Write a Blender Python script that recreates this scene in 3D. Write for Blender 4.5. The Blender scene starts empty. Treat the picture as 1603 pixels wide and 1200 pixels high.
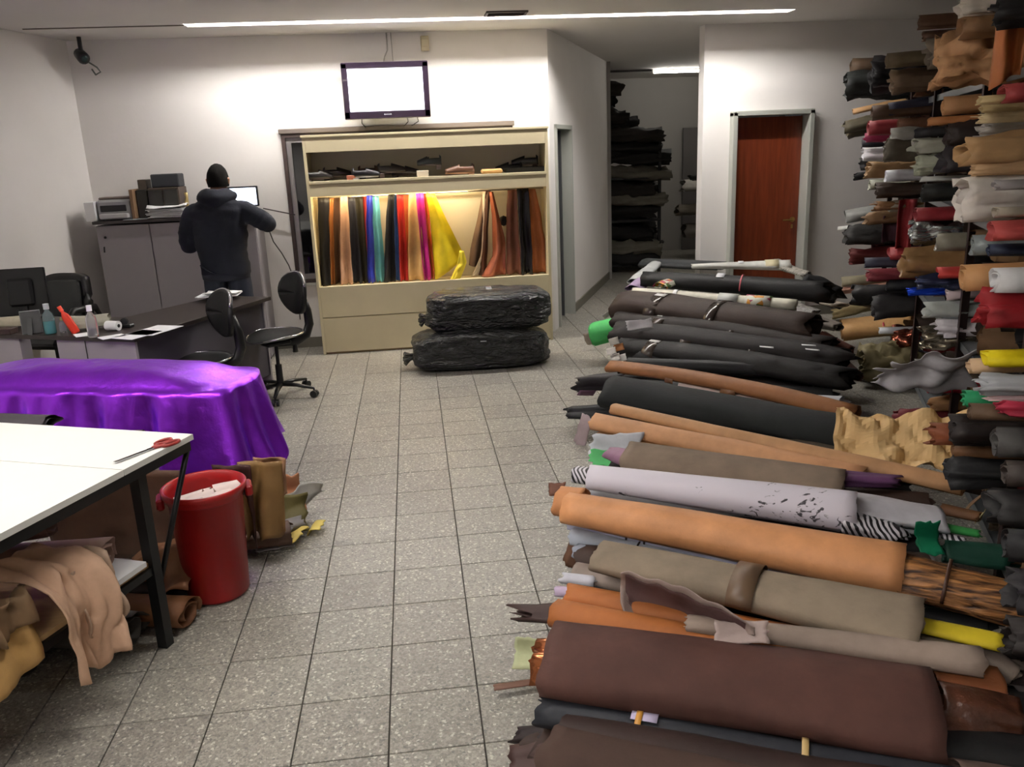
import bpy, bmesh, math, random
from mathutils import Vector, Matrix, noise
PI = math.pi
V = Vector
sc = bpy.context.scene
COL = sc.collection

# ------------------------------------------------------------------ camera, world, exposure
F_PX = 1307.06
YAW, PITCH, ROLL = 0.1091, 0.2710, -0.0412
CP = V((0.1887, -2.2362, 1.7920))
_f = V((math.sin(YAW)*math.cos(PITCH), math.cos(YAW)*math.cos(PITCH), -math.sin(PITCH)))
_r0 = V((math.cos(YAW), -math.sin(YAW), 0)); _u0 = _r0.cross(_f)
_r = _r0*math.cos(ROLL) + _u0*math.sin(ROLL)
_u = -_r0*math.sin(ROLL) + _u0*math.cos(ROLL)
cam_d = bpy.data.cameras.new('camera'); cam = bpy.data.objects.new('camera', cam_d); COL.objects.link(cam)
cam_d.sensor_fit = 'HORIZONTAL'; cam_d.sensor_width = 36.0; cam_d.lens = 36.0*F_PX/1603.0
cam_d.clip_start = 0.05
cam.matrix_world = Matrix(((_r.x, _u.x, -_f.x, CP.x), (_r.y, _u.y, -_f.y, CP.y), (_r.z, _u.z, -_f.z, CP.z), (0, 0, 0, 1)))
sc.camera = cam
world = bpy.data.worlds.new('world'); sc.world = world; world.use_nodes = True
world.node_tree.nodes['Background'].inputs[0].default_value = (0.9, 0.93, 1.0, 1)
world.node_tree.nodes['Background'].inputs[1].default_value = 0.02
sc.view_settings.view_transform = 'Standard'; sc.view_settings.look = 'None'
sc.view_settings.exposure = 0.5; sc.view_settings.gamma = 1.0
sc.view_settings.use_curve_mapping = False
TUBE_E = 130.0        # fluorescent tubes recessed in the ceiling slots
BACK_TUBE_E = 40.0    # tube of the store room at the back
CASE_E = 46.0        # warm strip lamps in the display cabinet

def ray(x, y): return _f + _r*((x-801.5)/F_PX) - _u*((y-600)/F_PX)
def atz(x, y, z=0.0):
    d = ray(x, y); return CP + d*((z-CP.z)/d.z)
def atY(x, y, Y):
    d = ray(x, y); return CP + d*((Y-CP.y)/d.y)
def to_px(p):
    d = V(p)-CP; z = d.dot(_f); return (801.5+F_PX*d.dot(_r)/z, 600-F_PX*d.dot(_u)/z, z)

# ------------------------------------------------------------------ materials
def lin(c):
    out = []
    for v in c[:3]:
        v = v/255.0
        out.append(v/12.92 if v <= 0.04045 else ((v+0.055)/1.055)**2.4)
    return (*out, 1.0)
_mc = {}
def mat(name, col, rough=0.6, metal=0.0, spec=0.5, emit=0.0, var=0.0, vscale=8.0, bump=0.0, bscale=60.0, coat=0.0,
        trans=0.0, col2=None, sheen=0.0, ior=1.45, stretch=None, bdist=0.004):
    key = (name, tuple(col), rough, metal, emit, var, bump, bscale, coat, trans, vscale)
    if key in _mc: return _mc[key]
    m = bpy.data.materials.new(name); m.use_nodes = True
    nt = m.node_tree; b = nt.nodes['Principled BSDF']; L = nt.links
    c = lin(col)
    b.inputs['Base Color'].default_value = c; b.inputs['Roughness'].default_value = rough
    b.inputs['Metallic'].default_value = metal; b.inputs['Specular IOR Level'].default_value = spec
    b.inputs['Coat Weight'].default_value = coat; b.inputs['Transmission Weight'].default_value = trans
    b.inputs['IOR'].default_value = ior
    if sheen: b.inputs['Sheen Weight'].default_value = sheen
    if emit:
        b.inputs['Emission Color'].default_value = c; b.inputs['Emission Strength'].default_value = emit
    if var or bump:
        tc = nt.nodes.new('ShaderNodeTexCoord'); src = tc.outputs['Object']
        if stretch:
            mp = nt.nodes.new('ShaderNodeMapping'); mp.inputs['Scale'].default_value = stretch
            L.new(src, mp.inputs['Vector']); src = mp.outputs['Vector']
    if var:
        n = nt.nodes.new('ShaderNodeTexNoise'); n.inputs['Scale'].default_value = vscale; n.inputs['Detail'].default_value = 6
        n.inputs['Roughness'].default_value = 0.6
        L.new(src, n.inputs['Vector'])
        r = nt.nodes.new('ShaderNodeValToRGB'); r.color_ramp.elements[0].position = 0.3; r.color_ramp.elements[1].position = 0.72
        if col2 is None:
            r.color_ramp.elements[0].color = tuple(v*(1-var) for v in c[:3])+(1,)
            r.color_ramp.elements[1].color = tuple(min(1, v*(1+var)) for v in c[:3])+(1,)
        else:
            r.color_ramp.elements[0].color = c; r.color_ramp.elements[1].color = lin(col2)
        L.new(n.outputs['Fac'], r.inputs['Fac']); L.new(r.outputs['Color'], b.inputs['Base Color'])
    if bump:
        n2 = nt.nodes.new('ShaderNodeTexNoise'); n2.inputs['Scale'].default_value = bscale; n2.inputs['Detail'].default_value = 4
        L.new(src, n2.inputs['Vector'])
        bp = nt.nodes.new('ShaderNodeBump'); bp.inputs['Strength'].default_value = bump; bp.inputs['Distance'].default_value = bdist
        L.new(n2.outputs['Fac'], bp.inputs['Height']); L.new(bp.outputs['Normal'], b.inputs['Normal'])
    _mc[key] = m
    return m
def hide(col, gloss=0.62, metal=0.0, name='leather'):
    return mat(name, col, gloss, metal, 0.4, var=0.22, vscale=5, bump=0.35, bscale=45)
def plain(name, col, rough=0.5, metal=0.0, **k): return mat(name, col, rough, metal, **k)

# ------------------------------------------------------------------ mesh helpers
class MB:
    def __init__(s): s.v = []; s.f = []
    def add(s, vs, fs):
        o = len(s.v); s.v += [V(a) for a in vs]; s.f += [tuple(i+o for i in f) for f in fs]; return s
    def box(s, c, d, rz=0.0, M=None, bev=0.0):
        x, y, z = d[0]/2, d[1]/2, d[2]/2
        if bev > 0:
            b = min(bev, x*.9, y*.9, z*.9); vs = []; idx = {}
            for sx in (-1, 1):
                for sy in (-1, 1):
                    for sz in (-1, 1):
                        idx[(sx, sy, sz, 0)] = len(vs); vs.append(V((sx*x, sy*(y-b), sz*(z-b))))
                        idx[(sx, sy, sz, 1)] = len(vs); vs.append(V((sx*(x-b), sy*y, sz*(z-b))))
                        idx[(sx, sy, sz, 2)] = len(vs); vs.append(V((sx*(x-b), sy*(y-b), sz*z)))
            I = idx; fs = []
            def q(a, w): fs.append(a if w > 0 else a[::-1])
            for g in (-1, 1):
                q([I[(g, -1, -1, 0)], I[(g, 1, -1, 0)], I[(g, 1, 1, 0)], I[(g, -1, 1, 0)]], g)
                q([I[(-1, g, -1, 1)], I[(-1, g, 1, 1)], I[(1, g, 1, 1)], I[(1, g, -1, 1)]], g)
                q([I[(-1, -1, g, 2)], I[(1, -1, g, 2)], I[(1, 1, g, 2)], I[(-1, 1, g, 2)]], g)
            for a in (-1, 1):
                for c2 in (-1, 1):
                    q([I[(a, c2, -1, 0)], I[(a, c2, -1, 1)], I[(a, c2, 1, 1)], I[(a, c2, 1, 0)]], a*c2)
                    q([I[(a, -1, c2, 0)], I[(a, 1, c2, 0)], I[(a, 1, c2, 2)], I[(a, -1, c2, 2)]], a*c2)
                    q([I[(-1, a, c2, 1)], I[(-1, a, c2, 2)], I[(1, a, c2, 2)], I[(1, a, c2, 1)]], a*c2)
                    for e in (-1, 1):
                        q([I[(a, c2, e, 0)], I[(a, c2, e, 1)], I[(a, c2, e, 2)]], a*c2*e)
        else:
            vs = [V((a*x, b_*y, c_*z)) for a in (-1, 1) for b_ in (-1, 1) for c_ in (-1, 1)]
            fs = [(0, 1, 3, 2), (4, 6, 7, 5), (0, 4, 5, 1), (2, 3, 7, 6), (0, 2, 6, 4), (1, 5, 7, 3)]
        R = M if M is not None else Matrix.Rotation(rz, 3, 'Z')
        return s.add([R@v+V(c) for v in vs], fs)
    def span(s, a, b, w, h, up=V((0, 0, 1))):
        """bar of section w (sideways) x h (up) from a to b"""
        a = V(a); b = V(b); d = b-a; L = d.length; z = d.normalized()
        if abs(z.dot(up)) > .99: up = V((1, 0, 0))
        x = z.cross(up).normalized(); y = x.cross(z)
        M = Matrix((x, y, z)).transposed()
        return s.box((a+b)/2, (w, h, L), M=M)
    def tube(s, pts, r, n=10, cap=True, flat=1.0):
        pts = [V(p) for p in pts]; rs = r if isinstance(r, (list, tuple)) else [r]*len(pts)
        rings = []; prevx = None
        for i, p in enumerate(pts):
            t = (pts[min(i+1, len(pts)-1)]-pts[max(i-1, 0)]).normalized()
            if prevx is None:
                up = V((0, 0, 1)) if abs(t.z) < .95 else V((1, 0, 0)); x = t.cross(up).normalized()
            else: x = (prevx-t*prevx.dot(t)).normalized()
            y = x.cross(t); prevx = x
            rings.append([p+x*math.cos(2*PI*k/n)*rs[i]+y*math.sin(2*PI*k/n)*rs[i]*flat for k in range(n)])
        vs = [v for rg in rings for v in rg]; fs = []
        for i in range(len(rings)-1):
            for k in range(n):
                a = i*n+k; b = i*n+(k+1) % n; fs.append((a, b, b+n, a+n))
        if cap: fs.append(tuple(range(n-1, -1, -1))); fs.append(tuple((len(rings)-1)*n+k for k in range(n)))
        return s.add(vs, fs)
    def lathe(s, c, prof, n=20, M=None):
        vs = []; fs = []; c = V(c)
        for (r, z) in prof:
            for k in range(n):
                p = V((r*math.cos(2*PI*k/n), r*math.sin(2*PI*k/n), z))
                vs.append((M@p if M is not None else p)+c)
        for i in range(len(prof)-1):
            for k in range(n):
                a = i*n+k; b = i*n+(k+1) % n; fs.append((a, b, b+n, a+n))
        return s.add(vs, fs)
    def grid(s, fn, nu, nv):
        vs = [fn(i/nu, j/nv) for j in range(nv+1) for i in range(nu+1)]
        fs = [(j*(nu+1)+i, j*(nu+1)+i+1, (j+1)*(nu+1)+i+1, (j+1)*(nu+1)+i) for j in range(nv) for i in range(nu)]
        return s.add(vs, fs)
    def prism(s, poly, z0, z1):
        n = len(poly)
        vs = [V((p[0], p[1], z0)) for p in poly]+[V((p[0], p[1], z1)) for p in poly]
        fs = [tuple(range(n-1, -1, -1)), tuple(range(n, 2*n))]+[(i, (i+1) % n, (i+1) % n+n, i+n) for i in range(n)]
        return s.add(vs, fs)

def wmat(o):
    m = o.matrix_basis.copy()
    return wmat(o.parent)@m if o.parent else m
def build(name, mb, m, parent=None, smooth=False, solid=0.0, subsurf=0, bevel=0.0, kind=None, origin=None, local=False, auto=True):
    vs, fs = mb.v, mb.f
    me = bpy.data.meshes.new(name)
    if local: O = None; vv = vs
    elif parent is not None:
        inv = wmat(parent).inverted(); vv = [inv@v for v in vs]; O = None
    else:
        lo = [min(v[i] for v in vs) for i in range(3)]; hi = [max(v[i] for v in vs) for i in range(3)]
        O = V(origin) if origin is not None else V(((lo[0]+hi[0])/2, (lo[1]+hi[1])/2, lo[2])); vv = [v-O for v in vs]
    me.from_pydata([tuple(v) for v in vv], [], fs); me.update()
    if m is not None:
        for mm in (m if isinstance(m, (list, tuple)) else [m]): me.materials.append(mm)
    if smooth: me.polygons.foreach_set('use_smooth', [True]*len(me.polygons))
    o = bpy.data.objects.new(name, me); COL.objects.link(o)
    if parent is not None: o.parent = parent
    elif O is not None: o.location = O
    if solid:
        md = o.modifiers.new('thickness', 'SOLIDIFY'); md.thickness = solid; md.offset = 0
    if bevel:
        md = o.modifiers.new('bevel', 'BEVEL'); md.width = bevel; md.segments = 2; md.limit_method = 'ANGLE'
    if subsurf:
        md = o.modifiers.new('smooth', 'SUBSURF'); md.levels = subsurf; md.render_levels = subsurf
    if kind: o['kind'] = kind
    return o
def bake(o, weld=True):
    """apply the modifiers so that the object is one closed continuous mesh"""
    if weld:
        bm = bmesh.new(); bm.from_mesh(o.data); bmesh.ops.remove_doubles(bm, verts=bm.verts, dist=.0004)
        bmesh.ops.holes_fill(bm, edges=bm.edges, sides=0); bmesh.ops.recalc_face_normals(bm, faces=bm.faces); bm.to_mesh(o.data); bm.free()
    dg = bpy.context.evaluated_depsgraph_get(); dg.update()
    me = bpy.data.meshes.new_from_object(o.evaluated_get(dg)); mats = [m for m in o.data.materials]
    o.modifiers.clear(); o.data = me
    if not me.materials:
        for m in mats: me.materials.append(m)
    me.polygons.foreach_set('use_smooth', [True]*len(me.polygons))
def tag(o, label, cat, group=None):
    o['label'] = label; o['category'] = cat
    if group: o['group'] = group
    return o
def thing(name, label, cat, loc=(0, 0, 0), rz=0.0, group=None):
    o = bpy.data.objects.new(name, None); COL.objects.link(o); o.location = loc; o.rotation_euler = (0, 0, rz)
    o.empty_display_size = 0.1
    return tag(o, label, cat, group)
def dup(root, loc, rz, label, group=None):
    def cp(o, par):
        c = o.copy(); COL.objects.link(c)
        if par is not None: c.parent = par
        for ch in kids.get(o.name, []): cp(ch, c)
        return c
    kids = {}
    for o in bpy.data.objects:
        if o.parent: kids.setdefault(o.parent.name, []).append(o)
    r = cp(root, None); r.location = loc; r.rotation_euler = (0, 0, rz); r['label'] = label
    if group: r['group'] = group
    return r
def nz(x, y=0.0, z=0.0): return noise.noise(V((x, y, z)))

def roll_mb(p0, p1, r0, r1=None, flat=1.0, turns=2.0, inner=0.45, rag=0.02, sag=0.0, wob=0.05, seed=0.0, nl=14, nphi=18, phi0=-0.6, freq=1.0, rag1=None):
    """a rolled up sheet lying from p0 to p1: a spiral section drawn out along the axis, ends uneven"""
    p0 = V(p0); p1 = V(p1); r1 = r0 if r1 is None else r1; rag1 = rag if rag1 is None else rag1
    ax = p1-p0; L = ax.length; a = ax/L
    side = a.cross(V((0, 0, 1))).normalized(); up = side.cross(a)
    K = int(turns*nphi)
    mb = MB(); vs = []; fs = []
    for i in range(nl+1):
        t = i/nl
        c = p0+ax*t-V((0, 0, 1))*sag*4*t*(1-t)
        r = r0+(r1-r0)*t
        for k in range(K+1):
            ph = phi0+2*PI*k/nphi
            rr = r*(1-(1-inner)*k/K)
            w = nz(math.cos(ph)*1.3*freq+seed*7.1, math.sin(ph)*1.3*freq+t*L*2.2*freq, seed*3.3+0.3*k/nphi)
            w2 = nz(math.cos(ph)*3+seed, math.sin(ph)*3, t*L*6*freq+seed)
            rr *= 1+wob*2.2*w+wob*0.8*w2
            e = 0.0
            if i <= 1: e = -rag*(0.6+nz(k*0.33+seed*5, seed)*1.6)*(1-i*0.5)
            if i >= nl-1: e = rag1*(0.6+nz(k*0.33+seed*9, seed+4)*1.6)*(1-(nl-i)*0.5)
            x = math.cos(ph)*rr*(1+(1-flat)*0.55); z = math.sin(ph)*rr*flat
            vs.append(c+side*x+up*z+a*e)
    n = K+1
    for i in range(nl):
        for k in range(K):
            fs.append((i*n+k, i*n+k+1, (i+1)*n+k+1, (i+1)*n+k))
    return mb.add(vs, fs)

def sheet_mb(c, U, W, su, sw, amp=0.03, seed=0.0, curl=0.0, droop=0.0, n=14, ragged=0.15, freq=1.0, twist=0.0):
    """an irregular loose piece of hide spanned by U (length su) and W (length sw)"""
    c = V(c); U = V(U).normalized(); W = (V(W)-U*V(W).dot(U)).normalized(); N = U.cross(W)
    mb = MB()
    def fn(a, b):
        x = (a-.5); y = (b-.5)
        rr = 1-ragged*abs(nz(math.atan2(y, x)*1.4+seed*3, seed))*3*max(abs(x), abs(y))*2
        x *= su*rr; y *= sw*rr
        h = amp*(nz(x*6*freq+seed*11, y*6*freq, seed)*1.6+abs(nz(x*3*freq+seed, y*9*freq, 2+seed))*1.4)
        h += curl*(y/sw)**2*sw*2
        dz = -droop*max(0, -x/su+0.1)**2*su*2
        return c+U*x+W*(y+twist*x*y)+N*h+V((0, 0, dz))
    return mb.grid(fn, n, n)

# ------------------------------------------------------------------ shared materials
def wall_mat():
    m = mat('white_plaster', (234, 230, 226), 0.75, var=0.04, vscale=1.2, bump=0.25, bscale=26, bdist=0.004)
    return m
M_WALL = wall_mat()
M_CEIL = mat('ceiling_paint', (212, 208, 203), 0.85, var=0.04, vscale=0.8, bump=0.1, bscale=14)
M_FRAME = plain('frame_grey_paint', (170, 172, 164), 0.45)
M_BLACK = plain('black_plastic', (22, 22, 23), 0.4)
M_BLKMET = plain('black_painted_steel', (26, 26, 27), 0.45, 0.2)
M_CHROME = plain('chrome', (205, 205, 210), 0.18, 1.0)
M_DESKTOP = mat('dark_wenge_laminate', (48, 40, 38), 0.35, var=0.25, vscale=4, stretch=(2, 30, 2))
M_GREYLAM = mat('grey_laminate', (152, 146, 149), 0.5, var=0.04, vscale=3)
M_CREAM = mat('cream_painted_board', (206, 194, 160), 0.5, var=0.05, vscale=3)
M_WHITE = plain('white_paper', (232, 232, 232), 0.6)
M_TUBE = plain('lit_tube', (255, 251, 247), 0.5, emit=TUBE_E)
M_BTUBE = plain('lit_tube_store', (255, 250, 240), 0.5, emit=BACK_TUBE_E)

def tile_mat():
    m = bpy.data.materials.new('granite_chip_tile'); m.use_nodes = True
    nt = m.node_tree; L = nt.links; b = nt.nodes['Principled BSDF']; b.inputs['Roughness'].default_value = 0.42
    b.inputs['Specular IOR Level'].default_value = 0.4
    tc = nt.nodes.new('ShaderNodeTexCoord'); geo = nt.nodes.new('ShaderNodeNewGeometry')
    oi = nt.nodes.new('ShaderNodeObjectInfo')
    v1 = nt.nodes.new('ShaderNodeTexVoronoi'); v1.inputs['Scale'].default_value = 120
    L.new(geo.outputs['Position'], v1.inputs['Vector'])
    r1 = nt.nodes.new('ShaderNodeValToRGB'); e = r1.color_ramp
    e.interpolation = 'CONSTANT'
    e.elements[0].position = 0; e.elements[0].color = lin((148, 144, 136)); e.elements[1].position = 0.30; e.elements[1].color = lin((163, 158, 149))
    for p, c in ((0.5, (138, 135, 129)), (0.68, (168, 163, 155)), (0.84, (206, 203, 194)), (0.90, (155, 150, 143)), (0.96, (122, 120, 117))):
        q = e.elements.new(p); q.color = lin(c)
    sep = nt.nodes.new('ShaderNodeSeparateColor'); L.new(v1.outputs['Color'], sep.inputs['Color']); L.new(sep.outputs['Red'], r1.inputs['Fac'])
    v2 = nt.nodes.new('ShaderNodeTexVoronoi'); v2.inputs['Scale'].default_value = 260; L.new(geo.outputs['Position'], v2.inputs['Vector'])
    sep2 = nt.nodes.new('ShaderNodeSeparateColor'); L.new(v2.outputs['Color'], sep2.inputs['Color'])
    mx = nt.nodes.new('ShaderNodeMix'); mx.data_type = 'RGBA'; mx.blend_type = 'MULTIPLY'; mx.inputs['Factor'].default_value = 1
    r2 = nt.nodes.new('ShaderNodeValToRGB'); r2.color_ramp.elements[0].color = (.8, .8, .8, 1); r2.color_ramp.elements[1].color = (1.12, 1.12, 1.12, 1)
    L.new(sep2.outputs['Green'], r2.inputs['Fac']); L.new(r1.outputs['Color'], mx.inputs['A']); L.new(r2.outputs['Color'], mx.inputs['B'])
    # broad dirt and tint differences from tile to tile
    n = nt.nodes.new('ShaderNodeTexNoise'); n.inputs['Scale'].default_value = 1.1; n.inputs['Detail'].default_value = 5; L.new(geo.outputs['Position'], n.inputs['Vector'])
    r3 = nt.nodes.new('ShaderNodeValToRGB'); r3.color_ramp.elements[0].position = .3; r3.color_ramp.elements[0].color = (.82, .83, .81, 1); r3.color_ramp.elements[1].position = .7; r3.color_ramp.elements[1].color = (.99, 1.0, .97, 1)
    L.new(n.outputs['Fac'], r3.inputs['Fac'])
    m2 = nt.nodes.new('ShaderNodeMix'); m2.data_type = 'RGBA'; m2.blend_type = 'MULTIPLY'; m2.inputs['Factor'].default_value = 1
    L.new(mx.outputs['Result'], m2.inputs['A']); L.new(r3.outputs['Color'], m2.inputs['B'])
    r4 = nt.nodes.new('ShaderNodeValToRGB'); r4.color_ramp.elements[0].color = (.92, .90, .90, 1); r4.color_ramp.elements[1].color = (1.05, 1.05, 1.04, 1)
    L.new(oi.outputs['Random'], r4.inputs['Fac'])
    m3 = nt.nodes.new('ShaderNodeMix'); m3.data_type = 'RGBA'; m3.blend_type = 'MULTIPLY'; m3.inputs['Factor'].default_value = 1
    L.new(m2.outputs['Result'], m3.inputs['A']); L.new(r4.outputs['Color'], m3.inputs['B'])
    L.new(m3.outputs['Result'], b.inputs['Base Color'])
    return m
M_TILE = tile_mat()
M_GROUT = plain('grout', (84, 81, 76), 0.9)

# ------------------------------------------------------------------ structure
H = 2.88
YW = 6.05
TH = math.radians(25.0)
RF = V((3.0, 1.8, 0)); RD = V((math.sin(TH), math.cos(TH), 0)); RU = V((math.cos(TH), -math.sin(TH), 0))   # rack front line, along, into the wall
# floor: mortar bed plus tiles
fl = build('floor', MB().box((0.8, 4.3, -0.04), (14, 19, 0.06)), M_GROUT, kind='structure')
T = 0.3
tile_mesh = None
def tile_verts(mb, cx, cy): mb.box((cx, cy, -0.006), (T-0.0045, T-0.0045, 0.012), bev=0.0015)
near = []; far = []
for i in range(-20, 26):
    for j in range(-14, 46):
        cx, cy = (i+.5)*T, (j+.5)*T
        x, y, z = to_px((cx, cy, 0))
        if z > 0 and -160 < x < 1760 and 380 < y < 1560:
            lx = 0.45+(cy+.1)*0.29
            vis = cx < lx+0.35 and cy < 6.9 and (cx > -1.6 or cy < -0.0 or cy > 4.5)
            (near if vis else far).append((z, cx, cy))
near.sort()
for z, cx, cy in near[300:]: far.append((z, cx, cy))
for z, cx, cy in near[:300]:
    if tile_mesh is None:
        mb = MB(); tile_verts(mb, 0, 0); o = build('tile', mb, M_TILE, parent=fl, local=True); tile_mesh = o.data
    else:
        o = bpy.data.objects.new('tile', tile_mesh); COL.objects.link(o); o.parent = fl
    o.location = V((cx, cy, 0))-fl.location
mb = MB()
for z, cx, cy in far: tile_verts(mb, cx, cy)
build('tile', mb, M_TILE, parent=fl, kind='stuff')

# ceiling with recessed light slots
SLOTS = [(-1.53, 3.62, 5.26, 5.42), (-3.3, 0.5, 0.75, 0.91), (-4.0, 0.0, -2.75, -2.59)]
def ceiling_mb():
    mb = MB(); x0, x1, y0, y1 = -6.5, 8.5, -5.2, 13.5; t = 0.12
    cuts = sorted(SLOTS, key=lambda s: s[2]); y = y0
    for (a, b, c, d) in cuts:
        mb.box(((x0+x1)/2, (y+c)/2, H+t/2), (x1-x0, c-y, t))
        mb.box(((x0+a)/2, (c+d)/2, H+t/2), (a-x0, d-c, t)); mb.box(((b+x1)/2, (c+d)/2, H+t/2), (x1-b, d-c, t))
        mb.box(((a+b)/2, (c+d)/2, H+t-0.005), (b-a, d-c, 0.01))
        y = d
    mb.box(((x0+x1)/2, (y+y1)/2, H+t/2), (x1-x0, y1-y, t))
    return mb
build('ceiling', ceiling_mb(), M_CEIL, kind='structure')
# narrow seam running on from the lamp slot to the left wall, and a second one behind it
build('trim_1', MB().box((-2.15, 5.31, H-0.003), (1.24, 0.02, 0.008)), plain('seam', (120, 112, 104), 0.8), kind='structure')

LW = [(-2.72, 6.05), (-5.55, -4.6)]
def wall_seg(name, a, b, z0, z1, th, out, m=M_WALL, cut=None):
    """wall from a to b (XY) with thickness th on the side `out`; cut = (s0, s1, zb, zt) openings along it"""
    a = V((a[0], a[1], 0)); b = V((b[0], b[1], 0)); d = (b-a); L = d.length; d.normalize(); n = V((out[0], out[1], 0)).normalized()
    mb = MB()
    def piece(s0, s1, zb, zt):
        if s1-s0 < 1e-4 or zt-zb < 1e-4: return
        q = [a+d*s0, a+d*s1, a+d*s1+n*th, a+d*s0+n*th]
        if (q[1]-q[0]).cross(q[3]-q[0]).z < 0: q = [q[0], q[3], q[2], q[1]]
        mb.prism([(p.x, p.y) for p in q], zb, zt)
    s = 0
    for (s0, s1, zb, zt) in (cut or []):
        piece(s, s0, z0, z1); piece(s0, s1, z0, zb); piece(s0, s1, zt, z1); s = s1
    piece(s, L, z0, z1)
    return build(name, mb, m, kind='structure')
wall_seg('wall_left', LW[0], LW[1], 0, H, 0.15, (-1, 0.26))
WX0 = -0.965; WX1 = 1.2
wall_seg('wall_back', (-2.95, YW), (1.56, YW), 0, H, 0.15, (0, 1), cut=[(WX0+2.95, WX1+2.95, 0.64, 2.03)])
CA = V((1.56, YW, 0)); CB = V((2.93, 9.4, 0)); CD = (CB-CA).normalized(); CN = V((-CD.y, CD.x, 0))
ds0, ds1 = 0.20, 0.98
wall_seg('wall_corridor', CA[:2], CB[:2], 0, H, 0.12, (CN.x, CN.y), cut=[(ds0, ds1, 0, 2.03)])
DX0, DX1 = 3.385, 4.17
wall_seg('wall_right_of_opening', (3.085, YW), (6.6, YW), 0, H, 0.15, (0, 1), cut=[(DX0-3.085, DX1-3.085, 0, 2.04)])
wall_seg('wall_passage', (3.085, YW+.15), (6.9, 13.0), 0, H, 0.12, (1, -0.5))
wr = RF+RU*1.30
wall_seg('wall_right', (wr-RD*7.2)[:2], (wr+RD*5.6)[:2], 0, H, 0.15, (RU.x, RU.y))
wall_seg('wall_front', (-5.6, -4.6), (2.4, -4.6), 0, H, 0.15, (0, -1))
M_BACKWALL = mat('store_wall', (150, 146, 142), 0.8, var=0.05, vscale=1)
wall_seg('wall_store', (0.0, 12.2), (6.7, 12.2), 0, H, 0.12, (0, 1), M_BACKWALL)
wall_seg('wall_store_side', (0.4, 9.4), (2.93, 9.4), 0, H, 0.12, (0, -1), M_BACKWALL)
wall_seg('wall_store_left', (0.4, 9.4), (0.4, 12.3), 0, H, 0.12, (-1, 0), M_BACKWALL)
# small dark room behind the half open corridor door
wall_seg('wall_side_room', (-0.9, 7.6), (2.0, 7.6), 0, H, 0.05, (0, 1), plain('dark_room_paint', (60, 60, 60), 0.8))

# baseboards
M_BASE = plain('baseboard_grey', (120, 116, 104), 0.6)
build('baseboard_back', MB().box(((-2.72-0.75)/2, YW-0.008, 0.05), (1.97, 0.016, 0.10)), M_BASE, kind='structure')
mb = MB(); a = CA+CD*(ds1+.05)-CN*.008; mb.span(a+V((0, 0, .05)), CB-CN*.008+V((0, 0, .05)), 0.016, 0.10); build('baseboard_corridor', mb, M_BASE, kind='structure')
build('baseboard_right', MB().box(((DX1+.06+5.9)/2, YW-0.008, 0.05), (5.9-DX1-.06, 0.016, 0.10)), M_BASE, kind='structure')
mb = MB(); a = V((LW[0][0], LW[0][1], 0)); b = V((LW[1][0], LW[1][1], 0)); n = (b-a).normalized(); n = V((-n.y, n.x, 0))
mb.span(a+n*.008+V((0, 0, .05)), b+n*.008+V((0, 0, .05)), .016, .10); build('baseboard_left', mb, M_BASE, kind='structure')

# window behind the display cabinet (dark room beyond)
M_DKFRAME = plain('brown_window_frame', (62, 50, 48), 0.5)
M_ALU = plain('aluminium', (150, 146, 146), 0.4, 0.6)
wn = bpy.data.objects.new('window_1', None); COL.objects.link(wn); wn.location = (WX0, YW, 0.64); wn['kind'] = 'structure'
def ring(mb, x0, x1, z0, z1, y, w, d):
    mb.box(((x0+x1)/2, y, z0+w/2), (x1-x0, d, w)); mb.box(((x0+x1)/2, y, z1-w/2), (x1-x0, d, w))
    mb.box((x0+w/2, y, (z0+z1)/2), (w, d, z1-z0-2*w)); mb.box((x1-w/2, y, (z0+z1)/2), (w, d, z1-z0-2*w))
mb = MB(); ring(mb, WX0, WX1, 0.64, 2.03, YW+.02, 0.035, 0.09); build('window_frame', mb, M_DKFRAME, wn)
mb = MB(); ring(mb, WX0+.037, WX0+.75, 0.677, 1.993, YW+.025, 0.045, 0.05); build('sash', mb, M_ALU, wn)
mb = MB(); ring(mb, WX0+.70, WX1-.037, 0.677, 1.993, YW+.05, 0.045, 0.03); build('sash', mb, M_ALU, wn)
M_GLASS = plain('dark_window_glass', (12, 12, 14), 0.04, 0.0, spec=0.9)
build('glass', MB().box((WX0+.395, YW+.03, 1.335), (0.63, 0.006, 1.24)), M_GLASS, wn)
build('glass', MB().box((WX0+1.41, YW+.05, 1.335), (1.37, 0.006, 1.24)), M_GLASS, wn)
build('roller_shutter_head', MB().box(((WX0+WX1)/2-.0, YW-.02, 2.05), (2.2, 0.04, 0.045), bev=.006), plain('weathered_head_board', (112, 102, 94), 0.7), wn)
build('window_sill', MB().box(((WX0+WX1)/2, YW-.01, 0.625), (2.2, 0.05, 0.03)), plain('pale_sill', (180, 178, 172), 0.6), wn)

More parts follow.
